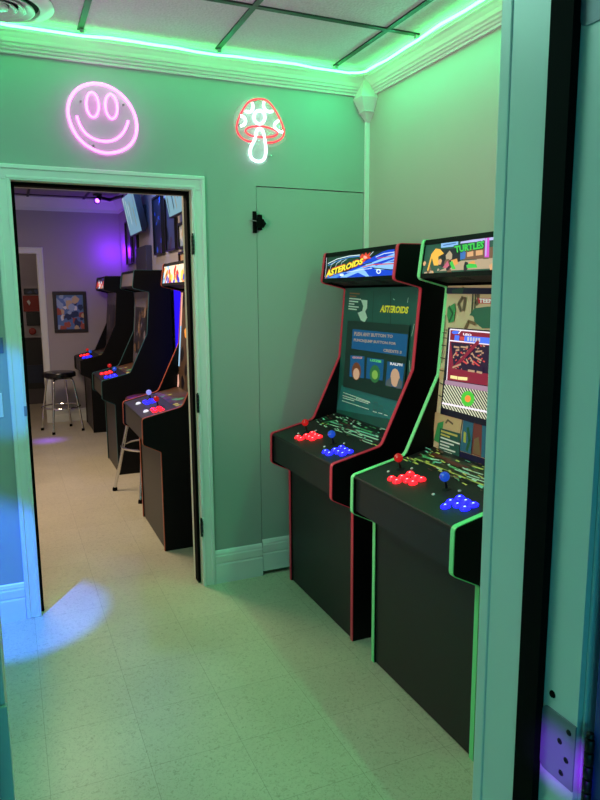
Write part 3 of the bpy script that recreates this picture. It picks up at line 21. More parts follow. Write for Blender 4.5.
PTS = {'B_red': [(0.1503, 0.0729), (0.1888, 0.0709), (0.1731, 0.1038), (0.1698, 0.1408), (0.2144, 0.1001), (0.2171, 0.1349), (0.2506, 0.1011), (0.2495, 0.1383)], 'B_blue': [(0.4972, 0.0627), (0.4841, 0.0933), (0.484, 0.1301), (0.5207, 0.0937), (0.5217, 0.1258), (0.558, 0.0941), (0.5586, 0.1268)], 'B_white': [(0.0755, 0.1035), (0.1263, 0.1774), (0.3853, 0.0937), (0.4335, 0.1672)], 'B_joy': [(0.0886, 0.1501), (0.3832, 0.1506)], 'A_red': [(0.1945, 0.0526), (0.2436, 0.0523), (0.2191, 0.0881), (0.214, 0.1253), (0.2589, 0.0845), (0.2652, 0.111), (0.2954, 0.085), (0.2959, 0.1189)], 'A_blue': [(0.5176, 0.0438), (0.5518, 0.0468), (0.5349, 0.0809), (0.5313, 0.1169), (0.5737, 0.0792), (0.5725, 0.1136), (0.6133, 0.0811), (0.6128, 0.113)], 'A_white': [(0.1334, 0.0818), (0.183, 0.1561), (0.4421, 0.0764), (0.4902, 0.1525)], 'A_joy': [(0.1421, 0.1255), (0.4408, 0.1233)], '1': [(0.2519, 0.07), (0.5532, 0.0612), (0.2718, 0.1016), (0.3007, 0.1378), (0.1574, 0.1442), (0.5578, 0.0936), (0.5666, 0.1284), (0.1945, 0.14), (0.4441, 0.1363)]}
NEON = {'face': [(-1.5019,2.2745),(-1.4943,2.3228),(-1.4693,2.366),(-1.4333,2.3956),(-1.3804,2.411),(-1.3314,2.4069),(-1.2826,2.3859),(-1.2445,2.3516),(-1.2174,2.3051),(-1.2069,2.26),(-1.2121,2.2097),(-1.2346,2.1686),(-1.2726,2.1393),(-1.3243,2.1227),(-1.3744,2.1225),(-1.4263,2.1432),(-1.4629,2.175),(-1.4881,2.2176)],'eye1': [(-1.3697,2.3248),(-1.3702,2.3087),(-1.3732,2.2937),(-1.3784,2.2812),(-1.3853,2.2725),(-1.3933,2.2685),(-1.4015,2.2694),(-1.4091,2.2753),(-1.4154,2.2856),(-1.4197,2.2991),(-1.4217,2.3146),(-1.4212,2.3305),(-1.4182,2.3454),(-1.413,2.3578),(-1.4062,2.3665),(-1.3983,2.3706),(-1.3901,2.3697),(-1.3825,2.364),(-1.3762,2.3539),(-1.3718,2.3404)],'eye2': [(-1.2899,2.3258),(-1.2903,2.3097),(-1.2932,2.2948),(-1.2984,2.2823),(-1.3052,2.2737),(-1.3131,2.2696),(-1.3212,2.2706),(-1.3288,2.2765),(-1.3351,2.2867),(-1.3395,2.3002),(-1.3416,2.3157),(-1.3412,2.3316),(-1.3383,2.3464),(-1.3332,2.3588),(-1.3264,2.3674),(-1.3186,2.3715),(-1.3105,2.3706),(-1.3029,2.3648),(-1.2965,2.3547),(-1.2921,2.3413)],'smile': [(-1.4639,2.2671),(-1.4578,2.2409),(-1.4435,2.2112),(-1.4204,2.1875),(-1.3895,2.174),(-1.3542,2.1698),(-1.318,2.1755),(-1.286,2.1951),(-1.2636,2.2231),(-1.2507,2.249),(-1.2454,2.2679)],'cap': [(-0.7375,2.2901),(-0.7303,2.3178),(-0.7094,2.3589),(-0.6818,2.4006),(-0.6512,2.4188),(-0.6138,2.4256),(-0.5831,2.4227),(-0.5525,2.3984),(-0.5218,2.3554),(-0.4978,2.3081),(-0.4911,2.2777),(-0.509,2.2481),(-0.5513,2.2304),(-0.5862,2.2252)],'cap2': [(-0.7375,2.2901),(-0.7362,2.263),(-0.7153,2.2375),(-0.6853,2.2247),(-0.6548,2.2259)],'capin': [(-0.6612,2.248),(-0.6913,2.2638),(-0.6957,2.2756),(-0.6773,2.2893),(-0.6398,2.2987),(-0.5988,2.3005),(-0.5574,2.2937),(-0.5262,2.2809),(-0.5334,2.2648),(-0.5719,2.2523)],'s1': [(-0.6562,2.4032),(-0.6519,2.3825),(-0.6624,2.3616),(-0.6826,2.3584),(-0.6926,2.3623)],'s2': [(-0.597,2.4122),(-0.6007,2.3936),(-0.5907,2.3764),(-0.5736,2.3689),(-0.5528,2.3739)],'s3': [(-0.7198,2.338),(-0.6999,2.3357),(-0.6902,2.3185),(-0.6973,2.2997),(-0.7175,2.2918)],'s4': [(-0.522,2.3338),(-0.5431,2.3196),(-0.5448,2.3009),(-0.5296,2.2868),(-0.5016,2.283)],'s5': [(-0.5926,2.3433),(-0.5941,2.3337),(-0.5984,2.3248),(-0.6049,2.3174),(-0.613,2.3123),(-0.6219,2.3101),(-0.6308,2.3108),(-0.6387,2.3144),(-0.6449,2.3205),(-0.6488,2.3287),(-0.65,2.3379),(-0.6484,2.3474),(-0.6442,2.3563),(-0.6378,2.3636),(-0.6297,2.3687),(-0.6209,2.371),(-0.612,2.3704),(-0.6041,2.3668),(-0.5978,2.3607),(-0.5938,2.3526)],'stem': [(-0.6264,2.2877),(-0.6403,2.2712),(-0.6443,2.2402),(-0.6653,2.2079),(-0.6748,2.1765),(-0.6665,2.1463),(-0.636,2.133),(-0.6048,2.1414),(-0.5905,2.1703),(-0.5899,2.2076),(-0.5962,2.2442),(-0.6026,2.2775),(-0.6161,2.2904)]}
from mathutils import Vector, Matrix
random.seed(7)
S = bpy.context.scene; COL = S.collection; PI = math.pi

# ---------------------------------------------------------------- materials
def lin(h):
    h = h.lstrip('#'); o = []
    for i in (0, 2, 4):
        c = int(h[i:i+2], 16)/255; o.append(c/12.92 if c <= .04045 else ((c+.055)/1.055)**2.4)
    return (*o, 1)
MATS = {}
def mat(name, col, rough=.5, metal=0, emit=0, noise=0, nscale=40, bump=0, alpha=1, ecol=None, spec=.5):
    if name in MATS: return MATS[name]
    m = bpy.data.materials.new(name); m.use_nodes = True; nt = m.node_tree
    b = nt.nodes['Principled BSDF']; c = lin(col)
    b.inputs['Base Color'].default_value = c; b.inputs['Roughness'].default_value = rough
    b.inputs['Metallic'].default_value = metal; b.inputs['Specular IOR Level'].default_value = spec
    if alpha < 1: b.inputs['Alpha'].default_value = alpha
    if emit:
        b.inputs['Emission Color'].default_value = ecol or c; b.inputs['Emission Strength'].default_value = emit
        if not ecol: b.inputs['Base Color'].default_value = tuple(x*.3 for x in c[:3])+(1,)
    if noise or bump:
        tc = nt.nodes.new('ShaderNodeTexCoord'); n = nt.nodes.new('ShaderNodeTexNoise'); n.inputs['Scale'].default_value = nscale; n.inputs['Detail'].default_value = 4
        nt.links.new(tc.outputs['Object'], n.inputs['Vector'])
        if noise:
            r = nt.nodes.new('ShaderNodeMix'); r.data_type = 'RGBA'
            r.inputs['A'].default_value = tuple(x*(1-noise) for x in c[:3])+(1,); r.inputs['B'].default_value = tuple(min(1, x*(1+noise)) for x in c[:3])+(1,)
            nt.links.new(n.outputs['Fac'], r.inputs['Factor']); nt.links.new(r.outputs['Result'], b.inputs['Base Color'])
        if bump:
            bp = nt.nodes.new('ShaderNodeBump'); bp.inputs['Strength'].default_value = bump; bp.inputs['Distance'].default_value = .004
            nt.links.new(n.outputs['Fac'], bp.inputs['Height']); nt.links.new(bp.outputs['Normal'], b.inputs['Normal'])
    MATS[name] = m; return m
def mnodes(name): m = bpy.data.materials.new(name); m.use_nodes = True; MATS[name] = m; return m, m.node_tree, m.node_tree.nodes['Principled BSDF']

WALL = mat('wall_paint', '#9ba89f', .55, noise=.03, nscale=3, bump=.05)
WALLR = mat('right_wall_paint', '#b3ada2', .6, noise=.03, nscale=3)
FWALL = mat('far_wall_paint', '#a9a2a4', .6, noise=.03, nscale=3)
WHITE = mat('white_trim_paint', '#dfe2dc', .35, noise=.02, nscale=6)
CREAM = mat('cream_jamb_paint', '#d8d2bd', .4)
DOORP = mat('blue_door_paint', '#2a3f8c', .45)
BLACK = mat('black_laminate', '#050506', .5, noise=.3, nscale=200, bump=.1, spec=.18)
BLACKF = mat('black_front_laminate', '#1a1b1a', .5, noise=.15, nscale=300, bump=.15, spec=.4)
BROWNF = mat('grey_front_laminate', '#3a3531', .5, noise=.1, nscale=200)
RUBBER = mat('black_rubber', '#030303', .8, spec=.1)
CHROME = mat('chrome', '#d8d8d8', .12, 1)
STEEL = mat('hinge_steel', '#8c8c98', .5, .25)
DSTEEL = mat('dark_steel', '#2a2d2e', .4, .8)
VINYL = mat('black_vinyl', '#0a0a0c', .25)
SEATR = mat('brown_vinyl', '#4a2016', .3)
DARK = mat('dark_void', '#020202', .9)
GRID = mat('ceiling_grid_metal', '#1c1d1d', .5)
GLASS = None

def floor_mat():
    m, nt, b = mnodes('vinyl_floor_tiles'); N = nt.nodes.new; L = nt.links.new
    tc = N('ShaderNodeTexCoord'); mp = N('ShaderNodeMapping'); mp.inputs['Location'].default_value = (1.17, .03, 0)
    L(tc.outputs['Object'], mp.inputs['Vector'])
    br = N('ShaderNodeTexBrick'); br.offset = 0; br.inputs['Scale'].default_value = 1; br.inputs['Brick Width'].default_value = .3048; br.inputs['Row Height'].default_value = .3048
    br.inputs['Mortar Size'].default_value = .0011; br.inputs['Mortar Smooth'].default_value = .4
    br.inputs['Color1'].default_value = lin('#c9c1a8'); br.inputs['Color2'].default_value = lin('#c4bca2'); br.inputs['Mortar'].default_value = lin('#a39b84')
    L(mp.outputs['Vector'], br.inputs['Vector'])
    n = N('ShaderNodeTexNoise'); n.inputs['Scale'].default_value = 70; n.inputs['Detail'].default_value = 6; n.inputs['Distortion'].default_value = 1.6; n.inputs['Roughness'].default_value = .7
    L(tc.outputs['Object'], n.inputs['Vector'])
    cr = N('ShaderNodeValToRGB'); e = cr.color_ramp.elements; e[0].position = .30; e[0].color = (.60, .58, .54, 1); e[1].position = .50; e[1].color = (1, 1, 1, 1)
    L(n.outputs['Fac'], cr.inputs['Fac'])
    n2 = N('ShaderNodeTexNoise'); n2.inputs['Scale'].default_value = 2.2; L(tc.outputs['Object'], n2.inputs['Vector'])
    cr2 = N('ShaderNodeValToRGB'); e = cr2.color_ramp.elements; e[0].position = .3; e[0].color = (.86, .86, .86, 1); e[1].position = .7; e[1].color = (1, 1, 1, 1); L(n2.outputs['Fac'], cr2.inputs['Fac'])
    m1 = N('ShaderNodeMix'); m1.data_type = 'RGBA'; m1.blend_type = 'MULTIPLY'; m1.inputs['Factor'].default_value = 1
    L(br.outputs['Color'], m1.inputs['A']); L(cr.outputs['Color'], m1.inputs['B'])
    m2 = N('ShaderNodeMix'); m2.data_type = 'RGBA'; m2.blend_type = 'MULTIPLY'; m2.inputs['Factor'].default_value = 1
    L(m1.outputs['Result'], m2.inputs['A']); L(cr2.outputs['Color'], m2.inputs['B']); L(m2.outputs['Result'], b.inputs['Base Color'])
    b.inputs['Roughness'].default_value = .33; b.inputs['Specular IOR Level'].default_value = .45
    bp = N('ShaderNodeBump'); bp.inputs['Strength'].default_value = .12; bp.inputs['Distance'].default_value = .002; L(n.outputs['Fac'], bp.inputs['Height']); L(bp.outputs['Normal'], b.inputs['Normal'])
    return m
FLOOR = floor_mat()
def ceil_mat(name, col):
    m, nt, b = mnodes(name); N = nt.nodes.new; L = nt.links.new
    tc = N('ShaderNodeTexCoord'); n = N('ShaderNodeTexVoronoi'); n.inputs['Scale'].default_value = 75; L(tc.outputs['Object'], n.inputs['Vector'])
    n2 = N('ShaderNodeTexNoise'); n2.inputs['Scale'].default_value = 120; n2.inputs['Detail'].default_value = 5; L(tc.outputs['Object'], n2.inputs['Vector'])
    ad = N('ShaderNodeMath'); ad.operation = 'ADD'; L(n.outputs['Distance'], ad.inputs[0]); L(n2.outputs['Fac'], ad.inputs[1])
    bp = N('ShaderNodeBump'); bp.inputs['Strength'].default_value = .5; bp.inputs['Distance'].default_value = .004; L(ad.outputs[0], bp.inputs['Height']); L(bp.outputs['Normal'], b.inputs['Normal'])
    c = lin(col); cr = N('ShaderNodeValToRGB'); e = cr.color_ramp.elements; e[0].position = .3; e[0].color = tuple(x*.82 for x in c[:3])+(1,); e[1].position = .7; e[1].color = c
    L(n2.outputs['Fac'], cr.inputs['Fac']); L(cr.outputs['Color'], b.inputs['Base Color']); b.inputs['Roughness'].default_value = .9
    return m
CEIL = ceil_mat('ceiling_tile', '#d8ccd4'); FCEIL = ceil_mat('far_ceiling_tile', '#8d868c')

# art palette: (colour, emission)
EM = 1.0
PAL = dict(mdark=('#12201c', .5), mgreen=('#1d4a3a', .5), mblue=('#0f3fd0', EM), mblue2=('#4f8ae6', EM), mpale=('#8fc0f5', EM), mwhite=('#e4f2ff', EM), mred=('#d8402c', EM), mpink=('#ffb0a0', EM), morange=('#e8602a', EM), myellow=('#f4ea3c', EM),
 bteal=('#225850', 0), bteal2=('#30787a', 0), bdark=('#26584e', 0), bdark2=('#07211d', 0), borange=('#9a6a44', 0), bwhite=('#d8ecdf', 0), bpale=('#c8e8d4', 0), byellow=('#fff03c', 0), bgrey=('#4c6a66', 0),
 sdark=('#1f4a42', .08), sblue=('#0c4f7c', .75), stext=('#9a8b82', .7), spink=('#c08a90', .7), sgreen=('#5fd06a', .7), spale=('#d8d4d4', .8), sbrown=('#6b3a22', .7), stan=('#c39a7c', .8), sgreen2=('#2c6b3a', .7), sgreen3=('#7fb04c', .7), sgrey=('#5b646a', .5),
 kdark=('#16241f', 0), kbase=('#3c4532', 0), kgreen=('#5fb878', 0), kyellow=('#e4e070', 0), kpale=('#d8f4dc', 0), kred=('#6b2c26', 0), kteal=('#8fe0c4', 0),
 mdgreen=('#2b5a48', .7), mdgreen2=('#0c3a18', .8), mstreet=('#c2a98c', .8), mnight=('#20242c', .6), mlav=('#b9b4ea', 1), mbrick=('#7c5a44', .8), mblue3=('#3f6fb8', .9), mtan=('#e0a878', .9), mpaleblue=('#8ab8ea', .95), mbgreen=('#3cc24a', 1), mmagenta=('#d04cc8', 1), myellow2=('#f0b446', 1), mpink2=('#c8607c', .9), morange2=('#e09a50', 1),
 tan=('#d8c49c', 0), tan2=('#cfae80', 0), navy=('#10143c', 0), navy2=('#10142c', .3), teal3=('#1d4a40', 0), tgreen=('#3f9a5a', 0), tgreen2=('#1d5a36', 0), tbrown=('#6a5a44', 0), tbrown2=('#7c6444', 0), tgreen3=('#2f6e56', 0), tred=('#c8303c', 0), mwhite2=('#ffffff', 0), tline=('#4a4a38', 0), tcyan=('#2c6a84', 0), tpoison=('#b0b84c', 0), tmar=('#7a3a34', 0), byellow2=('#c8b860', 0), bwhite2=('#e8ece4', 0),
 smaroon=('#8a1e38', .85), swhite=('#f2e6f4', 1), sbblue=('#4a72f0', 1), sred=('#d04848', .9), snavy=('#2a1838', .7), syel=('#f0e09a', 1), slav=('#b08aa4', .8), scream=('#dcdcc0', .9), sblack=('#0c140c', 0), slime=('#4cc03c', .95), sorange=('#f08c3c', 1),
 fwarm=('#ffe9c8', 1.2), fora=('#f59a3c', 1.1), fpurp=('#4a2cc8', 1), fred=('#e04838', 1), fyel=('#ffd860', 1.2), fcyan=('#a8d4f4', 1), fblu=('#2c50d8', 1), fgrey=('#6a6470', 0), fdk=('#15121c', 0), ftan=('#7c6450', 0), fwhite=('#f4f4f4', 1.1), fpink=('#f8b8a0', .9), fbrown=('#5a4434', 0))
def pm(n): c, e = PAL[n]; return mat('print_'+n, c, .35, emit=e)

# ---------------------------------------------------------------- mesh helpers
ORG = {}
def setp(o, label=None, cat=None, group=None, kind=None):
    if label: o['label'] = label
    if cat: o['category'] = cat
    if group: o['group'] = group
    if kind: o['kind'] = kind
    return o
def thing(name, loc, label, cat, group=None):
    o = bpy.data.objects.new(name, None); COL.objects.link(o); o.location = loc; o.empty_display_size = .1
    ORG[o.name] = Vector(loc); return setp(o, label, cat, group)
def obj(name, bm, m, parent=None, smooth=False, bevel=0, origin=None, raw=False):
    me = bpy.data.meshes.new(name)
    o = bpy.data.objects.new(name, me); COL.objects.link(o)
    if parent is not None: org = ORG[parent.name]
    elif origin is not None: org = Vector(origin)
    else: org = Vector((0, 0, 0))
    if not raw and org.length: bmesh.ops.translate(bm, verts=bm.verts, vec=-org)
    if not raw: bmesh.ops.recalc_face_normals(bm, faces=bm.faces)
    bm.to_mesh(me); bm.free()
    for x in (m if isinstance(m, (list, tuple)) else [m]): me.materials.append(x)
    if smooth:
        for p in me.polygons: p.use_smooth = True
        try: me.set_sharp_from_angle(angle=math.radians(40))
        except Exception: pass
    if bevel:
        md = o.modifiers.new('bevel', 'BEVEL'); md.width = bevel; md.segments = 2; md.limit_method = 'ANGLE'
    ORG[o.name] = org
    if parent is not None: o.parent = parent
    elif org.length: o.location = org
    return o
def B(): return bmesh.new()
def box(bm, x0, x1, y0, y1, z0, z1, mi=0):
    vs = [bm.verts.new((x, y, z)) for x in (x0, x1) for y in (y0, y1) for z in (z0, z1)]
    for f in ((0, 1, 3, 2), (4, 6, 7, 5), (0, 4, 5, 1), (2, 3, 7, 6), (0, 2, 6, 4), (1, 5, 7, 3)):
        fc = bm.faces.new([vs[i] for i in f]); fc.material_index = mi
    return bm
def prism(bm, pts, a0, a1, axis='y'):
    def P(p, a):
        return (p[0], a, p[1]) if axis == 'y' else ((a, p[0], p[1]) if axis == 'x' else (p[0], p[1], a))
    A = [bm.verts.new(P(p, a0)) for p in pts]; C = [bm.verts.new(P(p, a1)) for p in pts]; n = len(pts)
    bm.faces.new(A[::-1]); bm.faces.new(C)
    for i in range(n): bm.faces.new((A[i], A[(i+1) % n], C[(i+1) % n], C[i]))
    return bm
def tube(bm, path, r, closed=False, seg=8, caps=True):
    P = [Vector(p) for p in path]; n = len(P); rings = []
    up = Vector((0, 0, 1)); prev = None
    for i in range(n):
        a = P[(i-1) % n] if (closed or i > 0) else P[i]; b = P[(i+1) % n] if (closed or i < n-1) else P[i]
        t = (b-a).normalized()
        if prev is None:
            ref = up if abs(t.z) < .9 else Vector((1, 0, 0)); u = t.cross(ref).normalized()
        else: u = (prev-t*prev.dot(t)).normalized()
        prev = u; v = t.cross(u); rr = r[i] if isinstance(r, (list, tuple)) else r
        rings.append([bm.verts.new(P[i]+u*(rr*math.cos(2*PI*k/seg))+v*(rr*math.sin(2*PI*k/seg))) for k in range(seg)])
    for i in range(n if closed else n-1):
        a = rings[i]; b = rings[(i+1) % n]
        for k in range(seg): bm.faces.new((a[k], a[(k+1) % seg], b[(k+1) % seg], b[k]))
    if caps and not closed: bm.faces.new(rings[0][::-1]); bm.faces.new(rings[-1])
    return bm
def lathe(bm, prof, c, seg=20, axis=Vector((0, 0, 1))):
    q = Vector((0, 0, 1)).rotation_difference(axis); rings = []
    for r, h in prof:
        rings.append([bm.verts.new(Vector(c)+q @ Vector((r*math.cos(2*PI*k/seg), r*math.sin(2*PI*k/seg), h))) for k in range(seg)])
    for a, b in zip(rings, rings[1:]):
        for k in range(seg): bm.faces.new((a[k], a[(k+1) % seg], b[(k+1) % seg], b[k]))
    bm.faces.new(rings[0][::-1]); bm.faces.new(rings[-1]); return bm
def ball(bm, c, r, seg=16):
    bmesh.ops.create_uvsphere(bm, u_segments=seg, v_segments=seg//2+2, radius=r, matrix=Matrix.Translation(Vector(c))); return bm
def fillet(pts, rad, seg=4):
    out = []; n = len(pts)
    for i, p in enumerate(pts):
        r = rad[i] if isinstance(rad, (list, tuple)) else rad
        if r <= 0: out.append(p); continue
        p = Vector(p); a = (Vector(pts[i-1])-p); b = (Vector(pts[(i+1) % n])-p)
        ang = a.angle(b); d = min(r/math.tan(ang/2), a.length*.49, b.length*.49); a.normalize(); b.normalize()
        s = p+a*d; e = p+b*d
        for k in range(seg+1):
            t = k/seg; q = s*(1-t)**2+p*2*t*(1-t)+e*t*t; out.append((q.x, q.y))
    return out

_tc = {}
def text_tris(s):
    """triangles of a text, normalised to the unit square"""
    if s in _tc: return _tc[s]
    cu = bpy.data.curves.new('lettering', 'FONT'); cu.body = s; cu.size = 1; cu.resolution_u = 2; cu.offset = .045
    o = bpy.data.objects.new('lettering', cu); COL.objects.link(o)
    dg = bpy.context.evaluated_depsgraph_get(); dg.update(); me = bpy.data.meshes.new_from_object(o.evaluated_get(dg))
    me.calc_loop_triangles(); V = [v.co for v in me.vertices]
    x0 = min(v.x for v in V); x1 = max(v.x for v in V); y0 = min(v.y for v in V); y1 = max(v.y for v in V)
    T = [[((V[i].x-x0)/(x1-x0), (V[i].y-y0)/(y1-y0)) for i in t.vertices] for t in me.loop_triangles]
    bpy.data.objects.remove(o); bpy.data.curves.remove(cu); bpy.data.meshes.remove(me)
    _tc[s] = T; return T
def clip(poly, r):
    def half(P, ax, s, lim):
        o = []
        for i in range(len(P)):
            a = P[i-1]; b = P[i]; da = s*(a[ax]-lim); db = s*(b[ax]-lim)
            if (da >= 0) != (db >= 0):
                t = da/(da-db); o.append((a[0]+(b[0]-a[0])*t, a[1]+(b[1]-a[1])*t))
            if db >= 0: o.append(b)
        return o
    for ax, s, lim in ((0, 1, r[0]), (0, -1, r[1]), (1, 1, r[2]), (1, -1, r[3])):
        poly = half(poly, ax, s, lim)
        if len(poly) < 3: return []
    return poly
def art(name, items, parent, fr, rect, base=None, thick=.003):
    """flat printed panel: fr(u, v, h) gives the world point; items are layered prints"""
    bm = B(); mats = []; st = .00005
    def idx(n):
        if n not in mats: mats.append(n)
        return mats.index(n)
    if base:
        u0, u1, v0, v1 = rect; i = idx(base)
        vs = [bm.verts.new(fr(u, v, h)) for h in (-thick, 0) for u, v in ((u0, v0), (u1, v0), (u1, v1), (u0, v1))]
        for f in ((3, 2, 1, 0), (4, 5, 6, 7), (0, 1, 5, 4), (1, 2, 6, 5), (2, 3, 7, 6), (3, 0, 4, 7)):
            bm.faces.new([vs[k] for k in f]).material_index = i
    def face(P, h, i):
        P = clip(P, rect)
        Q = []
        for p in P:
            if not Q or (abs(p[0]-Q[-1][0])+abs(p[1]-Q[-1][1])) > 1e-6: Q.append(p)
        if len(Q) > 2 and (abs(Q[0][0]-Q[-1][0])+abs(Q[0][1]-Q[-1][1])) < 1e-6: Q.pop()
        if len(Q) < 3: return
        bm.faces.new([bm.verts.new(fr(p[0], p[1], h)) for p in Q]).material_index = i
    for k, it in enumerate(items):
        h = st*(k+1); i = idx(it[1])
        if it[0] == 'p': face(it[2], h, i)
        elif it[0] == 'l':
            w = it[2]/2; L = it[3]
            for a, b in zip(L, L[1:]):
                d = Vector((b[0]-a[0], b[1]-a[1]))
                if d.length < 1e-6: continue
                d.normalize(); nx, ny = -d.y*w, d.x*w; e = d*w*.4
                face([(a[0]-e.x+nx, a[1]-e.y+ny), (a[0]-e.x-nx, a[1]-e.y-ny), (b[0]+e.x-nx, b[1]+e.y-ny), (b[0]+e.x+nx, b[1]+e.y+ny)], h, i)
        else:
            q = it[3]
            for t in text_tris(it[2]):
                P = []
                for x, y in t:
                    a = [q[0][j]*(1-x)+q[1][j]*x for j in (0, 1)]; c = [q[3][j]*(1-x)+q[2][j]*x for j in (0, 1)]
                    P.append((a[0]*(1-y)+c[0]*y, a[1]*(1-y)+c[1]*y))
                face(P, h, i)
    return _artobj(name, bm, [pm(n) for n in mats], parent)
def _artobj(name, bm, ms, parent):
    org = ORG[parent.name] if parent is not None else Vector((0, 0, 0)); bmesh.ops.translate(bm, verts=bm.verts, vec=-org)
    me = bpy.data.meshes.new(name); bm.to_mesh(me); bm.free()
    for m in ms: me.materials.append(m)
    o = bpy.data.objects.new(name, me); COL.objects.link(o); ORG[o.name] = org
    if parent is not None: o.parent = parent
    return o

def struct(name, bm, m, parent=None, **k):
    o = obj(name, bm, m, parent, **k)
    if parent is None: o['kind'] = 'structure'
    return o

# ================================================================ THE SETTING
CZ = 2.61; WT = .14
FRX = -.50; FBY = 5.15
bm = B(); box(bm, -3.2, .4, -4.6, 7.3, -.05, 0); struct('floor', bm, FLOOR)

# wall between the two rooms (doorway and flush cupboard door cut out of it)
XL, XR, ZH = -1.748, -.959, 1.99      # clear doorway
bm = B()
box(bm, -2.7, XL-.02, 0, WT, 0, CZ+.04); box(bm, XL-.02, XR+.02, 0, WT, ZH+.02, CZ+.04)
box(bm, XR+.02, -.631, 0, WT, 0, CZ+.04); box(bm, -.631, -.025, 0, WT, 2.028, CZ+.04); box(bm, -.025, 0, 0, WT, 0, CZ+.04)
box(bm, -.631, -.025, .05, WT, 0, 2.028)
box(bm, -3.2, -2.7, .04, WT, 0, CZ+.04)
struct('wall_back', bm, WALL)
bm = B(); box(bm, 0, .14, -2.37, WT, 0, CZ+.04); struct('wall_right', bm, WALLR)
bm = B(); box(bm, -2.84, -2.7, -2.37, .04, 0, CZ+.04); struct('wall_left', bm, WALL)
# near partition with the doorway the picture is taken through
NY0, NY1 = -2.392, -2.575; NXL, NXR, NZ = -1.844, -1.09, 2.03
bm = B(); box(bm, -2.84, NXL-.02, NY1, NY0, 0, CZ+.04); box(bm, NXR+.02, .4, NY1, NY0, 0, CZ+.04); box(bm, NXL-.02, NXR+.02, NY1, NY0, NZ+.02, CZ+.04)
struct('wall_front', bm, WALL)
bm = B(); box(bm, .3, .4, -4.6, NY1, 0, CZ+.04); struct('wall_near_right', bm, WALL)
bm = B(); box(bm, -3.2, .4, -4.7, -4.6, 0, CZ+.04); struct('wall_near_back', bm, WALL)
bm = B(); box(bm, -3.3, -3.2, -4.6, NY1, 0, CZ+.04); struct('wall_near_left', bm, WALL)
# far room
bm = B(); box(bm, FRX, FRX+.12, WT, 7.3, 0, CZ+.04); struct('wall_far_right', bm, FWALL)
DX0, DX1, DZ = -2.23, -1.445, 1.975
bm = B(); box(bm, DX1+.01, FRX, FBY, FBY+.12, 0, CZ+.04); box(bm, DX0, DX1+.01, FBY, FBY+.12, DZ+.01, CZ+.04); box(bm, -3.2, DX0, FBY, FBY+.12, 0, CZ+.04)
struct('wall_far_back', bm, FWALL)
bm = B(); box(bm, -3.3, -3.2, .0, 7.3, 0, CZ+.04); struct('wall_far_left', bm, FWALL)
bm = B(); box(bm, -3.2, FRX+.12, 7.2, 7.3, 0, CZ+.04); struct('wall_farthest', bm, FWALL)

# ceilings and their grids
bm = B(); box(bm, -2.84, .14, NY1-.0, WT-.02, CZ, CZ+.04); struct('ceiling', bm, CEIL)
bm = B()
for x in (-.235-.6*k for k in range(5)): box(bm, x-.012, x+.012, NY0, -.02, CZ-.006, CZ+.01)
for y in (-.575-.61*k for k in range(3)): box(bm, -2.7, -.02, y-.0125, y+.0125, CZ-.0065, CZ+.009)
struct('trim_1', bm, GRID)
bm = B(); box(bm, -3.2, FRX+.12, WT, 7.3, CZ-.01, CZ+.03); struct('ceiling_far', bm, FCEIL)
bm = B()
GRIDD = mat('dark_grid_metal', '#161418', .6)
for x in (-.9-.6*k for k in range(4)): box(bm, x-.012, x+.012, WT, FBY, CZ-.018, CZ)
for y in (4.92-1.22*k for k in range(4)): box(bm, -3.2, FRX, y-.012, y+.012, CZ-.0185, CZ)
struct('trim_2', bm, GRIDD)
bm = B(); box(bm, -3.2, .4, -4.6, NY1, CZ, CZ+.04); struct('ceiling_near', bm, CEIL)

# crown moulding (profile swept along back and right walls, and the left one out of frame)
cp = [(0, 2.50), (.010, 2.50), (.013, 2.508), (.008, 2.511), (.016, 2.514), (.019, 2.521), (.014, 2.524), (.022, 2.527), (.025, 2.534), (.020, 2.537), (.028, 2.542), (.034, 2.556), (.047, 2.570), (.060, 2.577), (.056, 2.582), (.068, 2.585), (.071, 2.592), (.066, 2.595), (.078, 2.598), (.080, 2.61), (0, 2.61)]
bm = B(); prism(bm, [(-d, z) for d, z in cp], -2.7, 0, 'x'); struct('trim_3', bm, WHITE)
bm = B(); prism(bm, [(-d, z) for d, z in cp], NY0, 0, 'y'); struct('trim_4', bm, WHITE)
# corner block under the crown
bm = B()
def ring(z, s): return [bm.verts.new((-s*a, -s*b, z)) for a, b in ((0, 0), (1, 0), (1, 1), (0, 1))]
R = [ring(2.60, .045), ring(2.585, .05), ring(2.490, .088), ring(2.483, .092), ring(2.425, .056), ring(2.420, .060), ring(2.412, .048), ring(2.372, .010)]
for a, b in zip(R, R[1:]):
    for k in range(4): bm.faces.new((a[k], a[(k+1) % 4], b[(k+1) % 4], b[k]))
bm.faces.new(R[0]); bm.faces.new(R[-1][::-1]); struct('trim_5', bm, WHITE)
# corner cable cover strip with screws
bm = B(); box(bm, -.024, -.0, -.014, 0, 0, 2.43)
for z in (2.30, 1.82, 1.30): lathe(bm, [(.004, 0), (.003, .0015)], (-.012, -.014, z), 8, Vector((0, -1, 0)))
struct('trim_6', bm, WHITE, bevel=.003)
# far room crown
bm = B(); prism(bm, [(FBY-.012, 2.455), (FBY, 2.455), (FBY, 2.60), (FBY-.075, 2.60), (FBY-.075, 2.59), (FBY-.06, 2.575), (FBY-.03, 2.52), (FBY-.014, 2.49)], -3.2, FRX, 'x'); struct('trim_7', bm, WHITE)
bm = B(); prism(bm, [(FRX, 2.455), (FRX-.012, 2.455), (FRX-.014, 2.49), (FRX-.03, 2.52), (FRX-.06, 2.575), (FRX-.075, 2.6), (FRX, 2.6)], WT, FBY, 'y'); struct('trim_8', bm, WHITE)

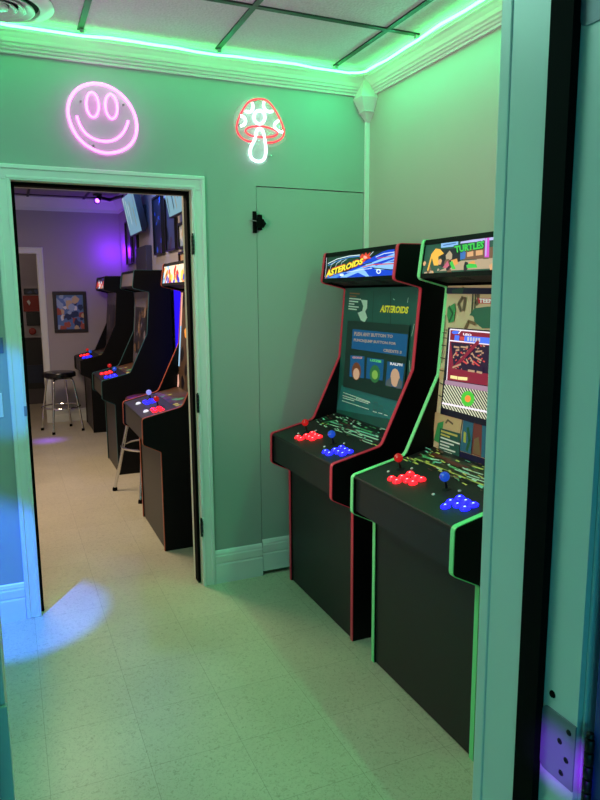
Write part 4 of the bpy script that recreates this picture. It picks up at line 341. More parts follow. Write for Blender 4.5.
# door casings
def casing(name, x0, x1, zh, y, s, w=.066, t=.018, m=WHITE):
    """U-shaped casing with a stepped profile; s = -1 faces the camera side"""
    bm = B()
    for a, b, tt in ((0, w, t*.62), (.006, .018, t*.8), (w-.02, w-.002, t)):
        bx = sorted((y, y+s*tt)); top = zh+b
        box(bm, x0-b, x0-a, bx[0], bx[1], 0, zh+a); box(bm, x1+a, x1+b, bx[0], bx[1], 0, zh+a)
        box(bm, x0-b, x1+b, bx[0], bx[1], zh+a, zh+b)
    return struct(name, bm, m, bevel=.003)
casing('trim_9', XL, XR, ZH, 0, -1)
casing('trim_10', XL, XR, ZH, WT, 1)
def frame(name, x0, x1, zh, y0, y1, stop0, ws0, m, left=True):
    """jamb, stop and black weather strip; y0 is the camera side"""
    bm = B()
    box(bm, x0-.02, x0, y0, y1, 0, zh); box(bm, x1, x1+.02, y0, y1, 0, zh); box(bm, x0-.02, x1+.02, y0, y1, zh, zh+.02)
    box(bm, x0, x0+.012, stop0, y1-.0005, 0, zh-.012); box(bm, x1-.012, x1, stop0, y1-.0005, 0, zh-.012); box(bm, x0, x1, stop0, y1-.004, zh-.012, zh)
    o = struct(name, bm, m)
    bm = B()
    if left: box(bm, x0, x0+.014, ws0, stop0, 0, zh-.014)
    box(bm, x1-.014, x1, ws0, stop0, 0, zh-.014); box(bm, x0, x1, ws0, stop0, zh-.014, zh)
    obj('weather_strip', bm, RUBBER, o); return o
fr1 = frame('trim_11', XL, XR, ZH, 0, WT, .098, .04, CREAM)
def hinge_leafs(par, x, y, z, s=1, m=DSTEEL, h=.09, leafw=.03):
    bm = B(); box(bm, x-.0022, x, y, y+leafw, z-h/2, z+h/2)
    hg = obj('hinge', bm, m, par, bevel=.0006)
    bm = B()
    for k in range(5): lathe(bm, [(.0055, 0), (.0062, .001), (.0062, h/5-.002), (.0055, h/5-.001)], (x-.004, y-.006, z-h/2+k*h/5), 10)
    lathe(bm, [(.003, 0), (.005, .002), (.0045, .006), (.002, .009)], (x-.004, y-.006, z+h/2), 10)
    obj('knuckle', bm, m, hg, smooth=True); return hg
for z in (1.735, .965, .32): hinge_leafs(fr1, XR, -.014, z)
bm = B(); box(bm, XL, XL+.002, .002, .034, .955, 1.02); box(bm, XL-.012, XL, -.0005-.018, 0-.017, .965, 1.01)
obj('strike_plate', bm, STEEL, fr1)
# near doorway frame with its hinges
fr2 = frame('trim_12', NXL, NXR, NZ, NY1, NY0, -2.468, -2.509, WHITE, left=False)
casing('trim_13', NXL+.010, NXR-.014, NZ-.014, NY0, 1, .084, .040)
casing('trim_14', NXL-.004, NXR+.008, NZ, NY1, -1, .07, .010)
def big_hinge(z):
    h = .104; x = NXR; y0, y1 = NY1-.0, -2.5098
    pts = fillet([(y0, z-h/2), (y1, z-h/2), (y1, z+h/2), (y0, z+h/2)], [0, .012, .012, 0])
    bm = B(); prism(bm, pts, x-.0025, x, 'x'); hg = obj('hinge', bm, STEEL, fr2)
    bm = B()
    for dy, dz in ((.012, .036), (.028, .012), (.014, -.010), (.022, -.036)):
        lathe(bm, [(.0048, 0), (.0040, .0009), (.0015, .0011), (.0012, .0003)], (x-.0025, y0+dy, z+dz), 10, Vector((-1, 0, 0)))
    obj('screw', bm, DSTEEL, hg)
    bm = B()
    for k in range(5): lathe(bm, [(.006, 0), (.0068, .001), (.0068, h/5-.003), (.006, h/5-.002)], (x-.001, NY1-.0245, z-h/2+k*h/5), 12)
    lathe(bm, [(.004, 0), (.006, .002), (.005, .007), (.002, .009)], (x-.001, NY1-.0245, z+h/2), 12)
    obj('knuckle', bm, DSTEEL, hg, smooth=True)
for z in (1.89, .83, .25): big_hinge(z)
bm = B(); lathe(bm, [(.006, 0), (.005, .002), (.002, .003)], (NXR, -2.526, .905), 10, Vector((-1, 0, 0))); obj('screw_hole', bm, RUBBER, fr2)
# strike plate of the left jamb
bm = B(); box(bm, NXL, NXL+.014, -2.474, -2.466, .66, 1.055); obj('strike_plate', bm, mat('pale_strike_plate', '#d6ddd2', .4), fr2)
# the near door, swung open toward the viewer
bm = B(); box(bm, NXR+.003, NXR+.047, -3.32, NY1-.026, .012, NZ-.004)
struct('door_2', bm, DOORP, bevel=.002)

# baseboards
def base(name, x0, x1, y, z0=0, h=.18, s=-1, axis='x', m=WHITE):
    pr = [(0, z0), (.014, z0), (.014, z0+h*.55), (.011, z0+h*.60), (.013, z0+h*.64), (.013, z0+h*.82), (.010, z0+h*.86), (.010, z0+h*.90), (.005, z0+h*.97), (0, z0+h)]
    bm = B(); prism(bm, [(y+s*d, z) for d, z in pr], x0, x1, axis); return struct(name, bm, m)
base('baseboard_back', XR+.066, -.631, 0); base('baseboard_back_left', -2.7, XL-.066, 0)
base('baseboard_far_back', DX1+.07, FRX, FBY, h=.15); base('baseboard_far_right', WT, FBY, FRX, h=.15, axis='y')
base('baseboard_right', NY0, 0, 0, h=.18, axis='y')

# flush cupboard door in the back wall
bm = B(); box(bm, -.628, -.027, .003, .03, .022, 2.024)
d1 = struct('door_1', bm, WALL)
pr = [(0, .022), (.011, .022), (.011, .115), (.009, .122), (.011, .13), (.011, .165), (.008, .172), (.008, .18), (.004, .192), (0, .198)]
bm = B(); prism(bm, [(.003-d, z) for d, z in pr], -.628, -.03, 'x'); obj('kick_board', bm, WHITE, d1)
bm = B(); box(bm, -.631, -.025, .0305, .049, 0, 2.027); obj('shade_backing', bm, DARK, d1)  # black backing puts the shade of the door gaps into colour
bm = B(); box(bm, -.652, -.632, -.010, -.0, 1.80, 1.905); box(bm, -.626, -.604, -.012, .003, 1.815, 1.89)
la = obj('latch', bm, RUBBER, d1, bevel=.002)
bm = B(); box(bm, -.64, -.60, -.026, -.011, 1.825, 1.865); prism(bm, [(-.606, 1.822), (-.588, 1.845), (-.606, 1.868)], -.03, -.011, 'y'); obj('latch_knob', bm, RUBBER, la, bevel=.002)
bm = B(); tube(bm, [(-.672, -.012, 1.862), (-.64, -.022, 1.856), (-.61, -.022, 1.85)], .0028); obj('latch_pin', bm, CHROME, la, smooth=True)

# far doorway casing and frame
casing('trim_15', DX0, DX1, DZ, FBY, -1, .07, .018)
bm = B(); box(bm, DX1-.002, DX1+.011, FBY, FBY+.12, 0, DZ); box(bm, DX0-.0, DX0+.012, FBY, FBY+.12, 0, DZ); box(bm, DX0, DX1, FBY, FBY+.12, DZ-.002, DZ+.011); struct('trim_16', bm, WHITE)
# door leaf of the far room, folded back behind the wall: only its edge shows
# ================================================================ ROOM ONE THINGS
# LED rope
LEDM, nt, b_ = mnodes('green_led_rope'); b_.inputs['Base Color'].default_value = (.5, .9, .7, 1); b_.inputs['Emission Color'].default_value = (.06, 1, .19, 1); b_.inputs['Emission Strength'].default_value = LED_E
def wob(t): return .0035*math.sin(t*9.1)+.002*math.sin(t*23)
path = []
n = 26
for i in range(n+1):
    x = -2.68+(2.68-.16)*i/n; path.append((x, -.088, 2.583+wob(x)))
for k in range(1, 8):
    a = PI/2*k/8; path.append((-.16+.07*math.sin(a), -.088-.07*(1-math.cos(a)), 2.583))
for i in range(n+1):
    y = -.16-(2.37-.16-.02)*i/n; path.append((-.088, y, 2.583+wob(y+3)))
bm = B(); tube(bm, path, .0055, seg=8)
led = obj('led_light_strip', bm, LEDM, None, smooth=True, origin=(-1.3, -.088, 2.58)); setp(led, 'glowing green LED rope running along the crown moulding under the ceiling', 'light strip')
CLIPM = mat('clear_clip', '#9fb8a8', .3)
for x, y in ((-1.43, -.088), (-.83, -.088), (-.235, -.088), (-.088, -.575), (-.088, -1.2)):
    bm = B(); box(bm, x-.008, x+.008, y-.008, y+.008, 2.5885, 2.604); obj('mounting_clip', bm, CLIPM, led)

# round ceiling vent
vc = Vector((-1.75, -.238, CZ-.004))
t = thing('ceiling_vent', vc, 'round white ceiling air diffuser with concentric rings above the left doorway', 'vent')
bm = B(); lathe(bm, [(.198, .004), (.202, -.004), (.194, -.010), (.165, -.018), (.150, -.016), (.150, .004)], vc, 40); obj('flange', bm, WHITE, t, smooth=True)
bm = B(); lathe(bm, [(.146, -.001), (.146, -.003)], vc, 40); obj('duct_opening', bm, DARK, t)
for r in (.128, .096, .064):
    bm = B(); lathe(bm, [(r-.022, -.006), (r, -.016), (r+.003, -.022), (r, -.023), (r-.004, -.019), (r-.024, -.008)], vc, 36); obj('louver_ring', bm, WHITE, t, smooth=True)
bm = B(); lathe(bm, [(.001, -.004), (.034, -.012), (.034, -.022), (.001, -.026)], vc, 24); obj('center_cone', bm, WHITE, t, smooth=True)

# neon signs
def neon_mat(name, col, e):
    m, nt, b = mnodes(name); b.inputs['Base Color'].default_value = (*[.2*x for x in col], 1); b.inputs['Emission Color'].default_value = (*col, 1); b.inputs['Emission Strength'].default_value = e; return m
NPINK = neon_mat('pink_neon', (1, .14, .85), NE_P); NWHITE = neon_mat('white_neon', (.75, .95, 1), NE_W); NRED = neon_mat('red_neon', (1, .03, .06), NE_R)
def acrylic():
    m, nt, b = mnodes('clear_acrylic'); N = nt.nodes.new
    tr = N('ShaderNodeBsdfTransparent'); mx = N('ShaderNodeMixShader'); mx.inputs[0].default_value = .12
    b.inputs['Base Color'].default_value = (.9, .9, .9, 1); b.inputs['Roughness'].default_value = .1
    nt.links.new(tr.outputs[0], mx.inputs[1]); nt.links.new(b.outputs[0], mx.inputs[2]); nt.links.new(mx.outputs[0], nt.nodes['Material Output'].inputs[0]); return m
ACR = acrylic()
def smooth_loop(pts, closed=True, it=2):
    for _ in range(it):
        o = []; n = len(pts)
        if not closed: o.append(pts[0])
        for i in range(n if closed else n-1):
            a = pts[i]; b = pts[(i+1) % n]
            o += [tuple(a[j]*.75+b[j]*.25 for j in (0, 1)), tuple(a[j]*.25+b[j]*.75 for j in (0, 1))]
        if not closed: o.append(pts[-1])
        pts = o
    return pts
def neon(par, name, key, m, closed, r=.0052, y=-.04, lab=None):
    P = smooth_loop(NEON[key], closed); bm = B(); tube(bm, [(x, y, z) for x, z in P], r, closed=closed, seg=8)
    o = obj(name, bm, m, par, smooth=True)
    if lab: o['label'] = lab
    return o
def plate(par, pts, y0=-.030, y1=-.026):
    bm = B(); prism(bm, pts, y0, y1, 'y'); return obj('acrylic_backing', bm, ACR, par)
t = thing('neon_sign', (-1.355, 0, 2.27), 'round pink neon smiley face sign on the wall above the doorway', 'neon sign')
fc = NEON['face']; cx = -1.354; cz = 2.267
plate(t, [(cx+(x-cx)*1.09, cz+(z-cz)*1.09) for x, z in smooth_loop(fc)])
neon(t, 'outline_tube', 'face', NPINK, True, .0058)
neon(t, 'eye_tube', 'eye1', NPINK, True, .0050); neon(t, 'eye_tube', 'eye2', NPINK, True, .0050); neon(t, 'smile_tube', 'smile', NPINK, False, .0052)
for x, z in ((-1.445, 2.33), (-1.262, 2.335), (-1.245, 2.26), (-1.40, 2.15)):
    bm = B(); tube(bm, [(x, 0, z), (x, -.034, z)], .005); obj('standoff', bm, CHROME, t)
t = thing('neon_sign', (-.615, 0, 2.28), 'red and white neon toadstool sign on the wall right of the smiley', 'neon sign')
hull = [(-.745, 2.27), (-.752, 2.30), (-.74, 2.36), (-.70, 2.41), (-.64, 2.44), (-.57, 2.435), (-.51, 2.37), (-.48, 2.30), (-.478, 2.25), (-.53, 2.215), (-.575, 2.21), (-.575, 2.14), (-.62, 2.118), (-.675, 2.13), (-.69, 2.17), (-.67, 2.215), (-.73, 2.24)]
plate(t, hull)
for k, c in (('cap', False), ('cap2', False), ('capin', True)): neon(t, 'cap_tube', k, NRED, c, .0042)
for k in ('s1', 's2', 's3', 's4', 's5'): neon(t, 'spot_tube', k, NWHITE, k == 's5', .0062)
neon(t, 'stem_tube', 'stem', NWHITE, True, .0066)
for x, z in ((-.635, 2.42), (-.56, 2.17), (-.50, 2.30), (-.72, 2.30)):
    bm = B(); tube(bm, [(x, 0, z), (x, -.034, z)], .005); obj('standoff', bm, CHROME, t)

# light switch and outlet on the back wall left of the doorway
t = thing('light_switch', (-1.845, 0, 1.285), 'light switch plate on the wall left of the doorway casing', 'switch')
bm = B(); box(bm, -1.88, -1.825, -.006, 0, 1.25, 1.32); obj('cover_plate', bm, mat('switch_plate', '#5b6a8c', .4), t, bevel=.002)
bm = B(); box(bm, -1.858, -1.848, -.014, -.006, 1.272, 1.298); obj('toggle', bm, WHITE, t)
t = thing('wall_outlet', (-1.868, 0, 1.02), 'pale blank wall plate below the light switch, at the left edge', 'wall plate')
bm = B(); box(bm, -1.90, -1.845, -.006, 0, .965, 1.075); obj('cover_plate', bm, WHITE, t, bevel=.002)
bm = B(); lathe(bm, [(.004, 0), (.002, .002)], (-1.872, -.006, 1.02), 8, Vector((0, -1, 0))); obj('screw', bm, STEEL, t)

# ================================================================ ARCADE CABINETS
PROF = [(-.02, 0), (-.518, 0), (-.518, .600), (-.620, .652), (-.618, .805), (-.383, .860), (-.231, 1.178), (-.200, 1.521), (-.335, 1.553), (-.315, 1.702), (-.02, 1.702)]
RAD = [0, .003, .012, .022, .022, .045, .05, .012, .022, .016, .01]
FP = fillet(PROF, RAD, 5)
def offset_front(P, d):
    """outer offset of the profile's front edges (everything but bottom and back)"""
    out = []; n = len(P)
    for i in range(n):
        a = Vector(P[i-1]); b = Vector(P[i]); c = Vector(P[(i+1) % n]); e1 = (b-a); e2 = (c-b)
        if e1.length < 1e-9: e1 = e2
        if e2.length < 1e-9: e2 = e1
        e1.normalize(); e2.normalize(); n1 = Vector((-e1.y, e1.x)); n2 = Vector((-e2.y, e2.x)); q = (n1+n2)
        if q.length < 1e-6: q = n1
        q.normalize(); k = max(.5, q.dot(n1)); out.append((b.x+q.x*d/k, b.y+q.y*d/k))
    return out
def led_mat(name, c, e): m, nt, b = mnodes(name); b.inputs['Base Color'].default_value = (*[.25*x for x in c], 1); b.inputs['Roughness'].default_value = .2; b.inputs['Emission Color'].default_value = (*c, 1); b.inputs['Emission Strength'].default_value = e; return m
LRED = led_mat('lit_red_plastic', (1, .012, .02), 2.6); LBLU = led_mat('lit_blue_plastic', (.012, .012, 1), 3.2)
LREDB = led_mat('red_ball_top', (.9, .02, .02), .35); LBLUB = led_mat('blue_ball_top', (.02, .12, .9), .45); LWB = led_mat('white_ball_top', (.35, .35, 1), .8); LWHT = led_mat('lit_white_plastic', (.9, .9, 1), .9)
WPLAS = mat('white_plastic', '#d8dcd8', .3)
CORE = led_mat('button_led_core', (.8, .75, 1), 2.5); COREB = led_mat('button_led_core_blue', (.35, .55, 1), 2.5); CORER = led_mat('button_led_core_red', (1, .35, .4), 2.5)

def deck_pt(xw, yi, u, v, h=0):
    # control deck slope: from (-.607,.803) to (-.25,.885)
    L = math.hypot(.357, .082); cx, cz = .357/L, .082/L
    return Vector((xw-.607+cx*v-cz*h, yi-u, .803+cz*v+cx*h))
DN = Vector((-.082, 0, .357)).normalized()
def cabinet(name, label, group, xw, yf, W, trim, frontm, mq, bz, sc, band, ctl, mqsup=1, simple=False):
    yn = yf-W; yc = yf-W/2; ST = .018; yi = yf-ST; yj = yn+ST; IW = yi-yj
    t = thing(name, (xw-.27, yc, 0), label, 'arcade machine', group)
    P = [(xw+x, z) for x, z in FP]
    for a, b in ((yf-ST, yf), (yn, yn+ST)):
        bm = B(); prism(bm, P, a, b, 'y'); s = obj('side_panel', bm, BLACK, t)
        # T-moulding along the front and top edge
        i0 = 1; Q = P; O = offset_front(P, -.0028); I = offset_front(P, .0005)
        bm = B(); idx = list(range(i0, len(P)))
        va = [[bm.verts.new((p[0], y, p[1])) for p in (I[i], O[i])] for i in idx for y in (a-.0006,)]
        vb = [[bm.verts.new((p[0], y, p[1])) for p in (I[i], O[i])] for i in idx for y in (b+.0006,)]
        for k in range(len(idx)-1):
            bm.faces.new((va[k][0], va[k][1], va[k+1][1], va[k+1][0])); bm.faces.new((vb[k][0], vb[k+1][0], vb[k+1][1], vb[k][1]))
            bm.faces.new((va[k][1], vb[k][1], vb[k+1][1], va[k+1][1])); bm.faces.new((va[k][0], va[k+1][0], vb[k+1][0], vb[k][0]))
        e = obj('edge_moulding', bm, trim, s); e['label'] = 'coloured edge moulding'
    g = .0008; y0 = yj+g; y1 = yi-g
    bm = B(); box(bm, xw-.510, xw-.494, y0, y1, .004, .612); obj('front_panel', bm, frontm, t)
    bm = B(); prism(bm, [(xw-.606, .662), (xw-.604, .789), (xw-.588, .789), (xw-.588, .668), (xw-.500, .618), (xw-.500, .604)], y0, y1, 'y'); obj('control_box', bm, frontm, t)
    def dk(u, v, h=0): return deck_pt(xw, yi, u, v, h)
    bm = B()
    pr = [dk(0, -.006, -.003), dk(0, -.003, 0), dk(0, .366, 0), dk(0, .366, -.012), dk(0, -.006, -.012)]
    prism(bm, [(p.x, p.z) for p in pr], y0, y1, 'y'); cpn = obj('control_panel', bm, BLACKF, t)
    # overlay band
    if band: art('control_overlay', band, cpn, lambda u, v, h: dk(u, v, h+.0006), (.004, IW-.004, .205, .362), thick=.0004)
    # joystick and buttons
    bhs = []
    for (u, v), m in ctl['joy']:
        base_ = dk(u, v, .0); js = B(); lathe(js, [(.018, 0), (.018, .0015), (.005, .003), (.004, .030)], base_, 14, DN); j = obj('joystick', js, DSTEEL, t, smooth=True)
        bm = B(); ball(bm, base_+DN*.045, .0175); o = obj('ball_top', bm, m, j, smooth=True)
        o['label'] = {'red_ball_top': 'red ball', 'blue_ball_top': 'blue ball'}.get(m.name, 'white ball')
    for cl, pts, m, cm in ctl['btn']:
        for u, v in pts:
            p = dk(u, v, .0); bm = B(); lathe(bm, [(.0165, 0), (.0170, .003), (.0155, .0055), (.0125, .0055), (.0120, .009), (.0105, .0105), (.004, .010)], p, 16, DN)
            o = obj('button', bm, m, t, smooth=True); o['label'] = cl
            if cm and not simple:
                bm = B(); lathe(bm, [(.004, 0), (.003, .0006)], p+DN*.0102, 8, DN); obj('button_lamp', bm, cm, o)
    for u, v in ctl['small']:
        p = dk(u, v); bm = B(); lathe(bm, [(.006, 0), (.0055, .003), (.002, .0045)], p, 10, DN); obj('small_button', bm, WPLAS, t, smooth=True)
    # bezel glass
    A = Vector((xw-.252, 0, .875)); T = Vector((xw-.2025, 0, 1.515)); vd = (T-A).normalized(); nd = Vector((-vd.z, 0, vd.x)); BL = (T-A).length
    def bf(u, v, h): return Vector((A.x, yi-u, A.z))+vd*v+nd*h
    art('screen_bezel', bz, t, bf, (.001, IW-.001, .004, BL+.012), base=ctl.get('bzbase', 'bdark'), thick=.006)
    if sc:
        us = ctl['screct']; art('monitor_screen', sc, t, lambda u, v, h: bf(u, v, h+.0095), us, base='sdark' if ctl['scbase'] is None else ctl['scbase'], thick=.0005)
    # marquee
    M0 = Vector((xw-.3275, 0, 1.560)); M1 = Vector((xw-.3065, 0, 1.695)); md = (M1-M0).normalized(); mn = Vector((-md.z, 0, md.x)); ML = (M1-M0).length
    def mf(u, v, h): return Vector((M0.x, yi-u, M0.z))+md*v+mn*h
    mk = art('marquee', mq, t, mf, (.002, IW-.002, .012, ML-.014), base=ctl.get('mqbase', 'mdark'), thick=.004)
    bm = B(); p = [mf(0, ML-.015, .004), mf(0, ML+.004, .004), mf(0, ML+.004, -.012), mf(0, ML-.015, -.012)]; prism(bm, [(q.x, q.z) for q in p], y0, y1, 'y')
    p = [mf(0, -.004, .004), mf(0, .013, .004), mf(0, .013, -.012), mf(0, -.004, -.012)]; prism(bm, [(q.x, q.z) for q in p], y0, y1, 'y'); obj('marquee_retainer', bm, BLACK, t)
    bm = B(); prism(bm, [(xw-.318, 1.564), (xw-.205, 1.537), (xw-.205, 1.549), (xw-.318, 1.576)], y0, y1, 'y'); sp = obj('speaker_panel', bm, BLACKF, t)
    if not simple:
        for uu in (.3, .7):
            bm = B()
            for r in range(4):
                for k in range(6):
                    x = xw-.285+r*.012; y = yi-IW*uu+(k-2.5)*.012; z = 1.564-(x-xw+.318)*.239
                    box(bm, x-.002, x+.002, y-.004, y+.004, z-.0008, z+.001)
            obj('speaker_grille', bm, DARK, sp)
    bm = B(); box(bm, xw-.30, xw-.03, y0, y1, 1.684, 1.697); obj('top_panel', bm, BLACK, t)
    bm = B(); box(bm, xw-.045, xw-.030, y0, y1, .02, 1.684); obj('back_panel', bm, BLACK, t)
    return t

def grp(u0, v0): return [(u0, v0), (u0+.041, v0-.001)] + [(u0+.021+a, v0+.033+b) for a, b in ((0, .003), (.041, 0), (.079, .001))] + [(u0+.018+a, v0+.067+b) for a, b in ((0, .003), (.045, -.001), (.082, .001))]
TRED = mat('red_edge_moulding', '#e2344e', .35); TGRN = mat('green_edge_moulding', '#86ee9e', .35)
TORG = mat('orange_edge_moulding', '#b85234', .4); TTEAL = mat('teal_edge_moulding', '#2c5a5c', .4); TBRN = mat('brown_edge_moulding', '#3c2a24', .4)
def rnd_art(W, H, cols, n, s0, s1, seed):
    R = random.Random(seed); o = []
    for i in range(n):
        cx, cy = R.uniform(0, W), R.uniform(0, H); s = R.uniform(s0, s1); a0 = R.uniform(0, 6)
        o.append(('p', R.choice(cols), [(round(cx+s*R.uniform(.6, 1.2)*math.cos(a0+k*PI/3), 4), round(cy+s*R.uniform(.6, 1.2)*math.sin(a0+k*PI/3), 4)) for k in range(6)]))
    return o
def band_art(cols, n, seed, w):
    R = random.Random(seed); o = []
    for i in range(n):
        u, v = R.uniform(0, w), R.uniform(.21, .36); l = R.uniform(.01, .04); o.append(('l', R.choice(cols), R.uniform(.003, .009), [(u, v), (u+l, v-R.uniform(0, .006))]))
    return o
A_r = [(u-.0, v) for u, v in grp(.194, .053)]; A_b = grp(.515, .046)
cabinet('arcade_cabinet', 'red-trimmed black arcade cabinet with blue marquee and yellow lettering, in the back corner', None, 0, -.115, .708, TRED, BLACKF,
    ART['mqA'], ART['bzA'], ART['scA'], ART['bandA']+band_art(['kpale', 'kteal', 'kgreen', 'kpale', 'kdark', 'kred'], 110, 51, .66),
    dict(joy=[(PTS['A_joy'][0], LREDB), (PTS['A_joy'][1], LBLUB)], btn=[('lit red button', A_r, LRED, CORER), ('lit blue button', A_b, LBLU, COREB)], small=PTS['A_white'], screct=(.07, .64, .155, .49), scbase=None, bzbase='bteal'))
cabinet('arcade_cabinet', 'green-trimmed black arcade cabinet with green marquee lettering, nearest the viewer beside the door jamb', None, 0, -.99, .66, TGRN, BLACKF,
    ART['mqB'][:3]+rnd_art(.62, .07, ['mtan', 'mbrick', 'mnight', 'mstreet'], 30, .006, .02, 62)+ART['mqB'][3:], ART['bzB'][:1]+rnd_art(.62, .66, ['tbrown', 'tan2', 'tan', 'tan'], 90, .006, .03, 61)+ART['bzB'][1:], ART['scB'], ART['bandB'][:2]+band_art(['kred', 'kgreen', 'kdark', 'tbrown', 'kyellow'], 120, 52, .62)+ART['bandB'][2:]+band_art(['kpale', 'kteal', 'kyellow'], 30, 53, .62),
    dict(joy=[(PTS['B_joy'][0], LREDB), (PTS['B_joy'][1], LBLUB)], btn=[('lit red button', PTS['B_red'], LRED, CORER), ('lit blue button', PTS['B_blue'], LBLU, COREB)], small=PTS['B_white'], screct=(.04, .615, .150, .492), scbase='navy2', bzbase='tan', mqbase='mdgreen'))

mq1 = [('p', 'fcyan', [(.0, .0), (.13, .0), (.16, .15), (0, .15)])]+rnd_art(.68, .14, ['fora', 'fwarm', 'fyel', 'fora', 'fred'], 26, .02, .05, 3)+rnd_art(.68, .05, ['fpurp', 'fblu'], 12, .015, .03, 5)+rnd_art(.13, .13, ['fwhite', 'fcyan', 'fdk'], 7, .008, .02, 8)
bz1 = rnd_art(.68, .66, ['ftan', 'fora', 'fdk', 'fpink'], 30, .02, .06, 4)+[('p', 'fpink', [(.01, .42), (.05, .42), (.05, .64), (.01, .64)]), ('p', 'fcyan', [(.01, .15), (.04, .15), (.045, .42), (.015, .42)])]
bd = rnd_art(.70, .36, ['ftan', 'kyellow', 'kdark', 'kred', 'kgreen'], 60, .012, .03, 6)
bd = [('p', 'fbrown', [(0, .2), (.8, .2), (.8, .37), (0, .37)])]+bd
cabinet('arcade_cabinet', 'orange-trimmed arcade cabinet with bright orange and yellow marquee, cut off by the right doorway edge', 'arcade cabinets in the far room', FRX-.022, 1.25, .70, TORG, BROWNF,
    mq1, bz1, None, bd,
    dict(joy=[((.16, .145), LWB), ((.44, .136), LREDB)], btn=[('lit white button', [(.20, .056), (.50, .048)], LWHT, None), ('lit blue button', [(.20, .10), (.245, .10), (.29, .10), (.21, .138), (.255, .138), (.295, .138)], LBLU, COREB), ('lit red button', [(.50, .090), (.545, .088), (.585, .088), (.51, .125), (.555, .125), (.595, .125)], LRED, None)], small=[], screct=None, scbase=None, bzbase='fbrown', mqbase='fwarm'), simple=True)
ctl2 = lambda: dict(joy=[((.13, .14), LREDB), ((.43, .14), LBLUB)], btn=[('lit red button', grp(.18, .05), LRED, None), ('lit blue button', grp(.46, .05), LBLU, None)], small=[], screct=(.09, .60, .12, .52), scbase='fdk', bzbase='fgrey', mqbase='fgrey')
cabinet('arcade_cabinet', 'teal-trimmed black arcade cabinet with an unlit grey marquee, middle of the far-room row', 'arcade cabinets in the far room', FRX-.012, 3.05, .65, TTEAL, BROWNF,
    rnd_art(.6, .12, ['fgrey', 'ftan'], 10, .015, .04, 9), rnd_art(.62, .64, ['fgrey', 'ftan', 'fbrown'], 25, .02, .06, 10), rnd_art(.62, .6, ['fgrey', 'ftan', 'fdk', 'fbrown'], 30, .02, .06, 11), bd, ctl2(), simple=True)
c3 = ctl2(); c3['mqbase'] = 'fdk'
cabinet('arcade_cabinet', 'black arcade cabinet with a small bright marquee against the far room back corner', 'arcade cabinets in the far room', FRX+.003, 4.99, .69, TBRN, BROWNF,
    rnd_art(.68, .07, ['fpink', 'fred', 'fora'], 24, .015, .04, 12)+rnd_art(.68, .13, ['fwhite', 'fcyan', 'fpurp'], 12, .01, .025, 13), rnd_art(.66, .64, ['ftan', 'fgrey', 'fbrown'], 25, .02, .06, 14), rnd_art(.62, .6, ['fgrey', 'ftan', 'fbrown'], 30, .02, .06, 15), bd, c3, simple=True)

# ================================================================ STOOLS
def stool(label, cx, cy, a0, rf, zs, rs, ringz, seatm, rt=.011, st=.06):
    t = thing('bar_stool', (cx, cy, 0), label, 'stool', 'chrome bar stools')
    bm = B(); lathe(bm, [(rs*.90, zs-st), (rs, zs-st+.008), (rs*1.0, zs-.018), (rs*.97, zs-.006), (rs*.86, zs), (.01, zs+.003)], (cx, cy, 0), 32); obj('seat', bm, seatm, t, smooth=True)
    bm = B(); lathe(bm, [(rs*.8, zs-st-.012), (rs*.8, zs-st)], (cx, cy, 0), 24); obj('seat_plate', bm, DSTEEL, t)
    rr = rs*.80
    for k in range(4):
        a = math.radians(a0+90*k); c, s = math.cos(a), math.sin(a)
        pts = [(cx+c*rr*.35, cy+s*rr*.35, zs-st-.018), (cx+c*rr*.86, cy+s*rr*.86, zs-st-.018), (cx+c*rr*1.02, cy+s*rr*1.02, zs-st-.028), (cx+c*rr*1.09, cy+s*rr*1.09, zs-st-.055), (cx+c*(rr*1.09+(rf-rr)*.6), cy+s*(rr*1.09+(rf-rr)*.6), .22), (cx+c*rf, cy+s*rf, .02)]
        bm = B(); tube(bm, pts, rt, seg=10); l = obj('leg', bm, CHROME, t, smooth=True)
        bm = B(); lathe(bm, [(rt*1.5, 0), (rt*1.5, .018), (rt*1.2, .028)], (cx+c*rf, cy+s*rf, 0), 12); obj('rubber_foot', bm, RUBBER, l)
    f = (zs-st-.055-ringz)/(zs-st-.055-.22); rq = rr*1.09+(rf-rr)*.6*f+.002
    bm = B(); tube(bm, [(cx+rq*math.cos(2*PI*k/32), cy+rq*math.sin(2*PI*k/32), ringz) for k in range(32)], rt*.8, closed=True); obj('foot_ring', bm, CHROME, t, smooth=True)
    return t
stool('chrome bar stool with a black cushioned seat, by the far wall under the picture', -1.315, 4.60, -27, .235, .665, .175, .275, VINYL)
stool('chrome bar stool with a brown seat, half hidden between two far-room cabinets', -.86, 1.81, 152, .30, .745, .175, .37, SEATR, rt=.0125)

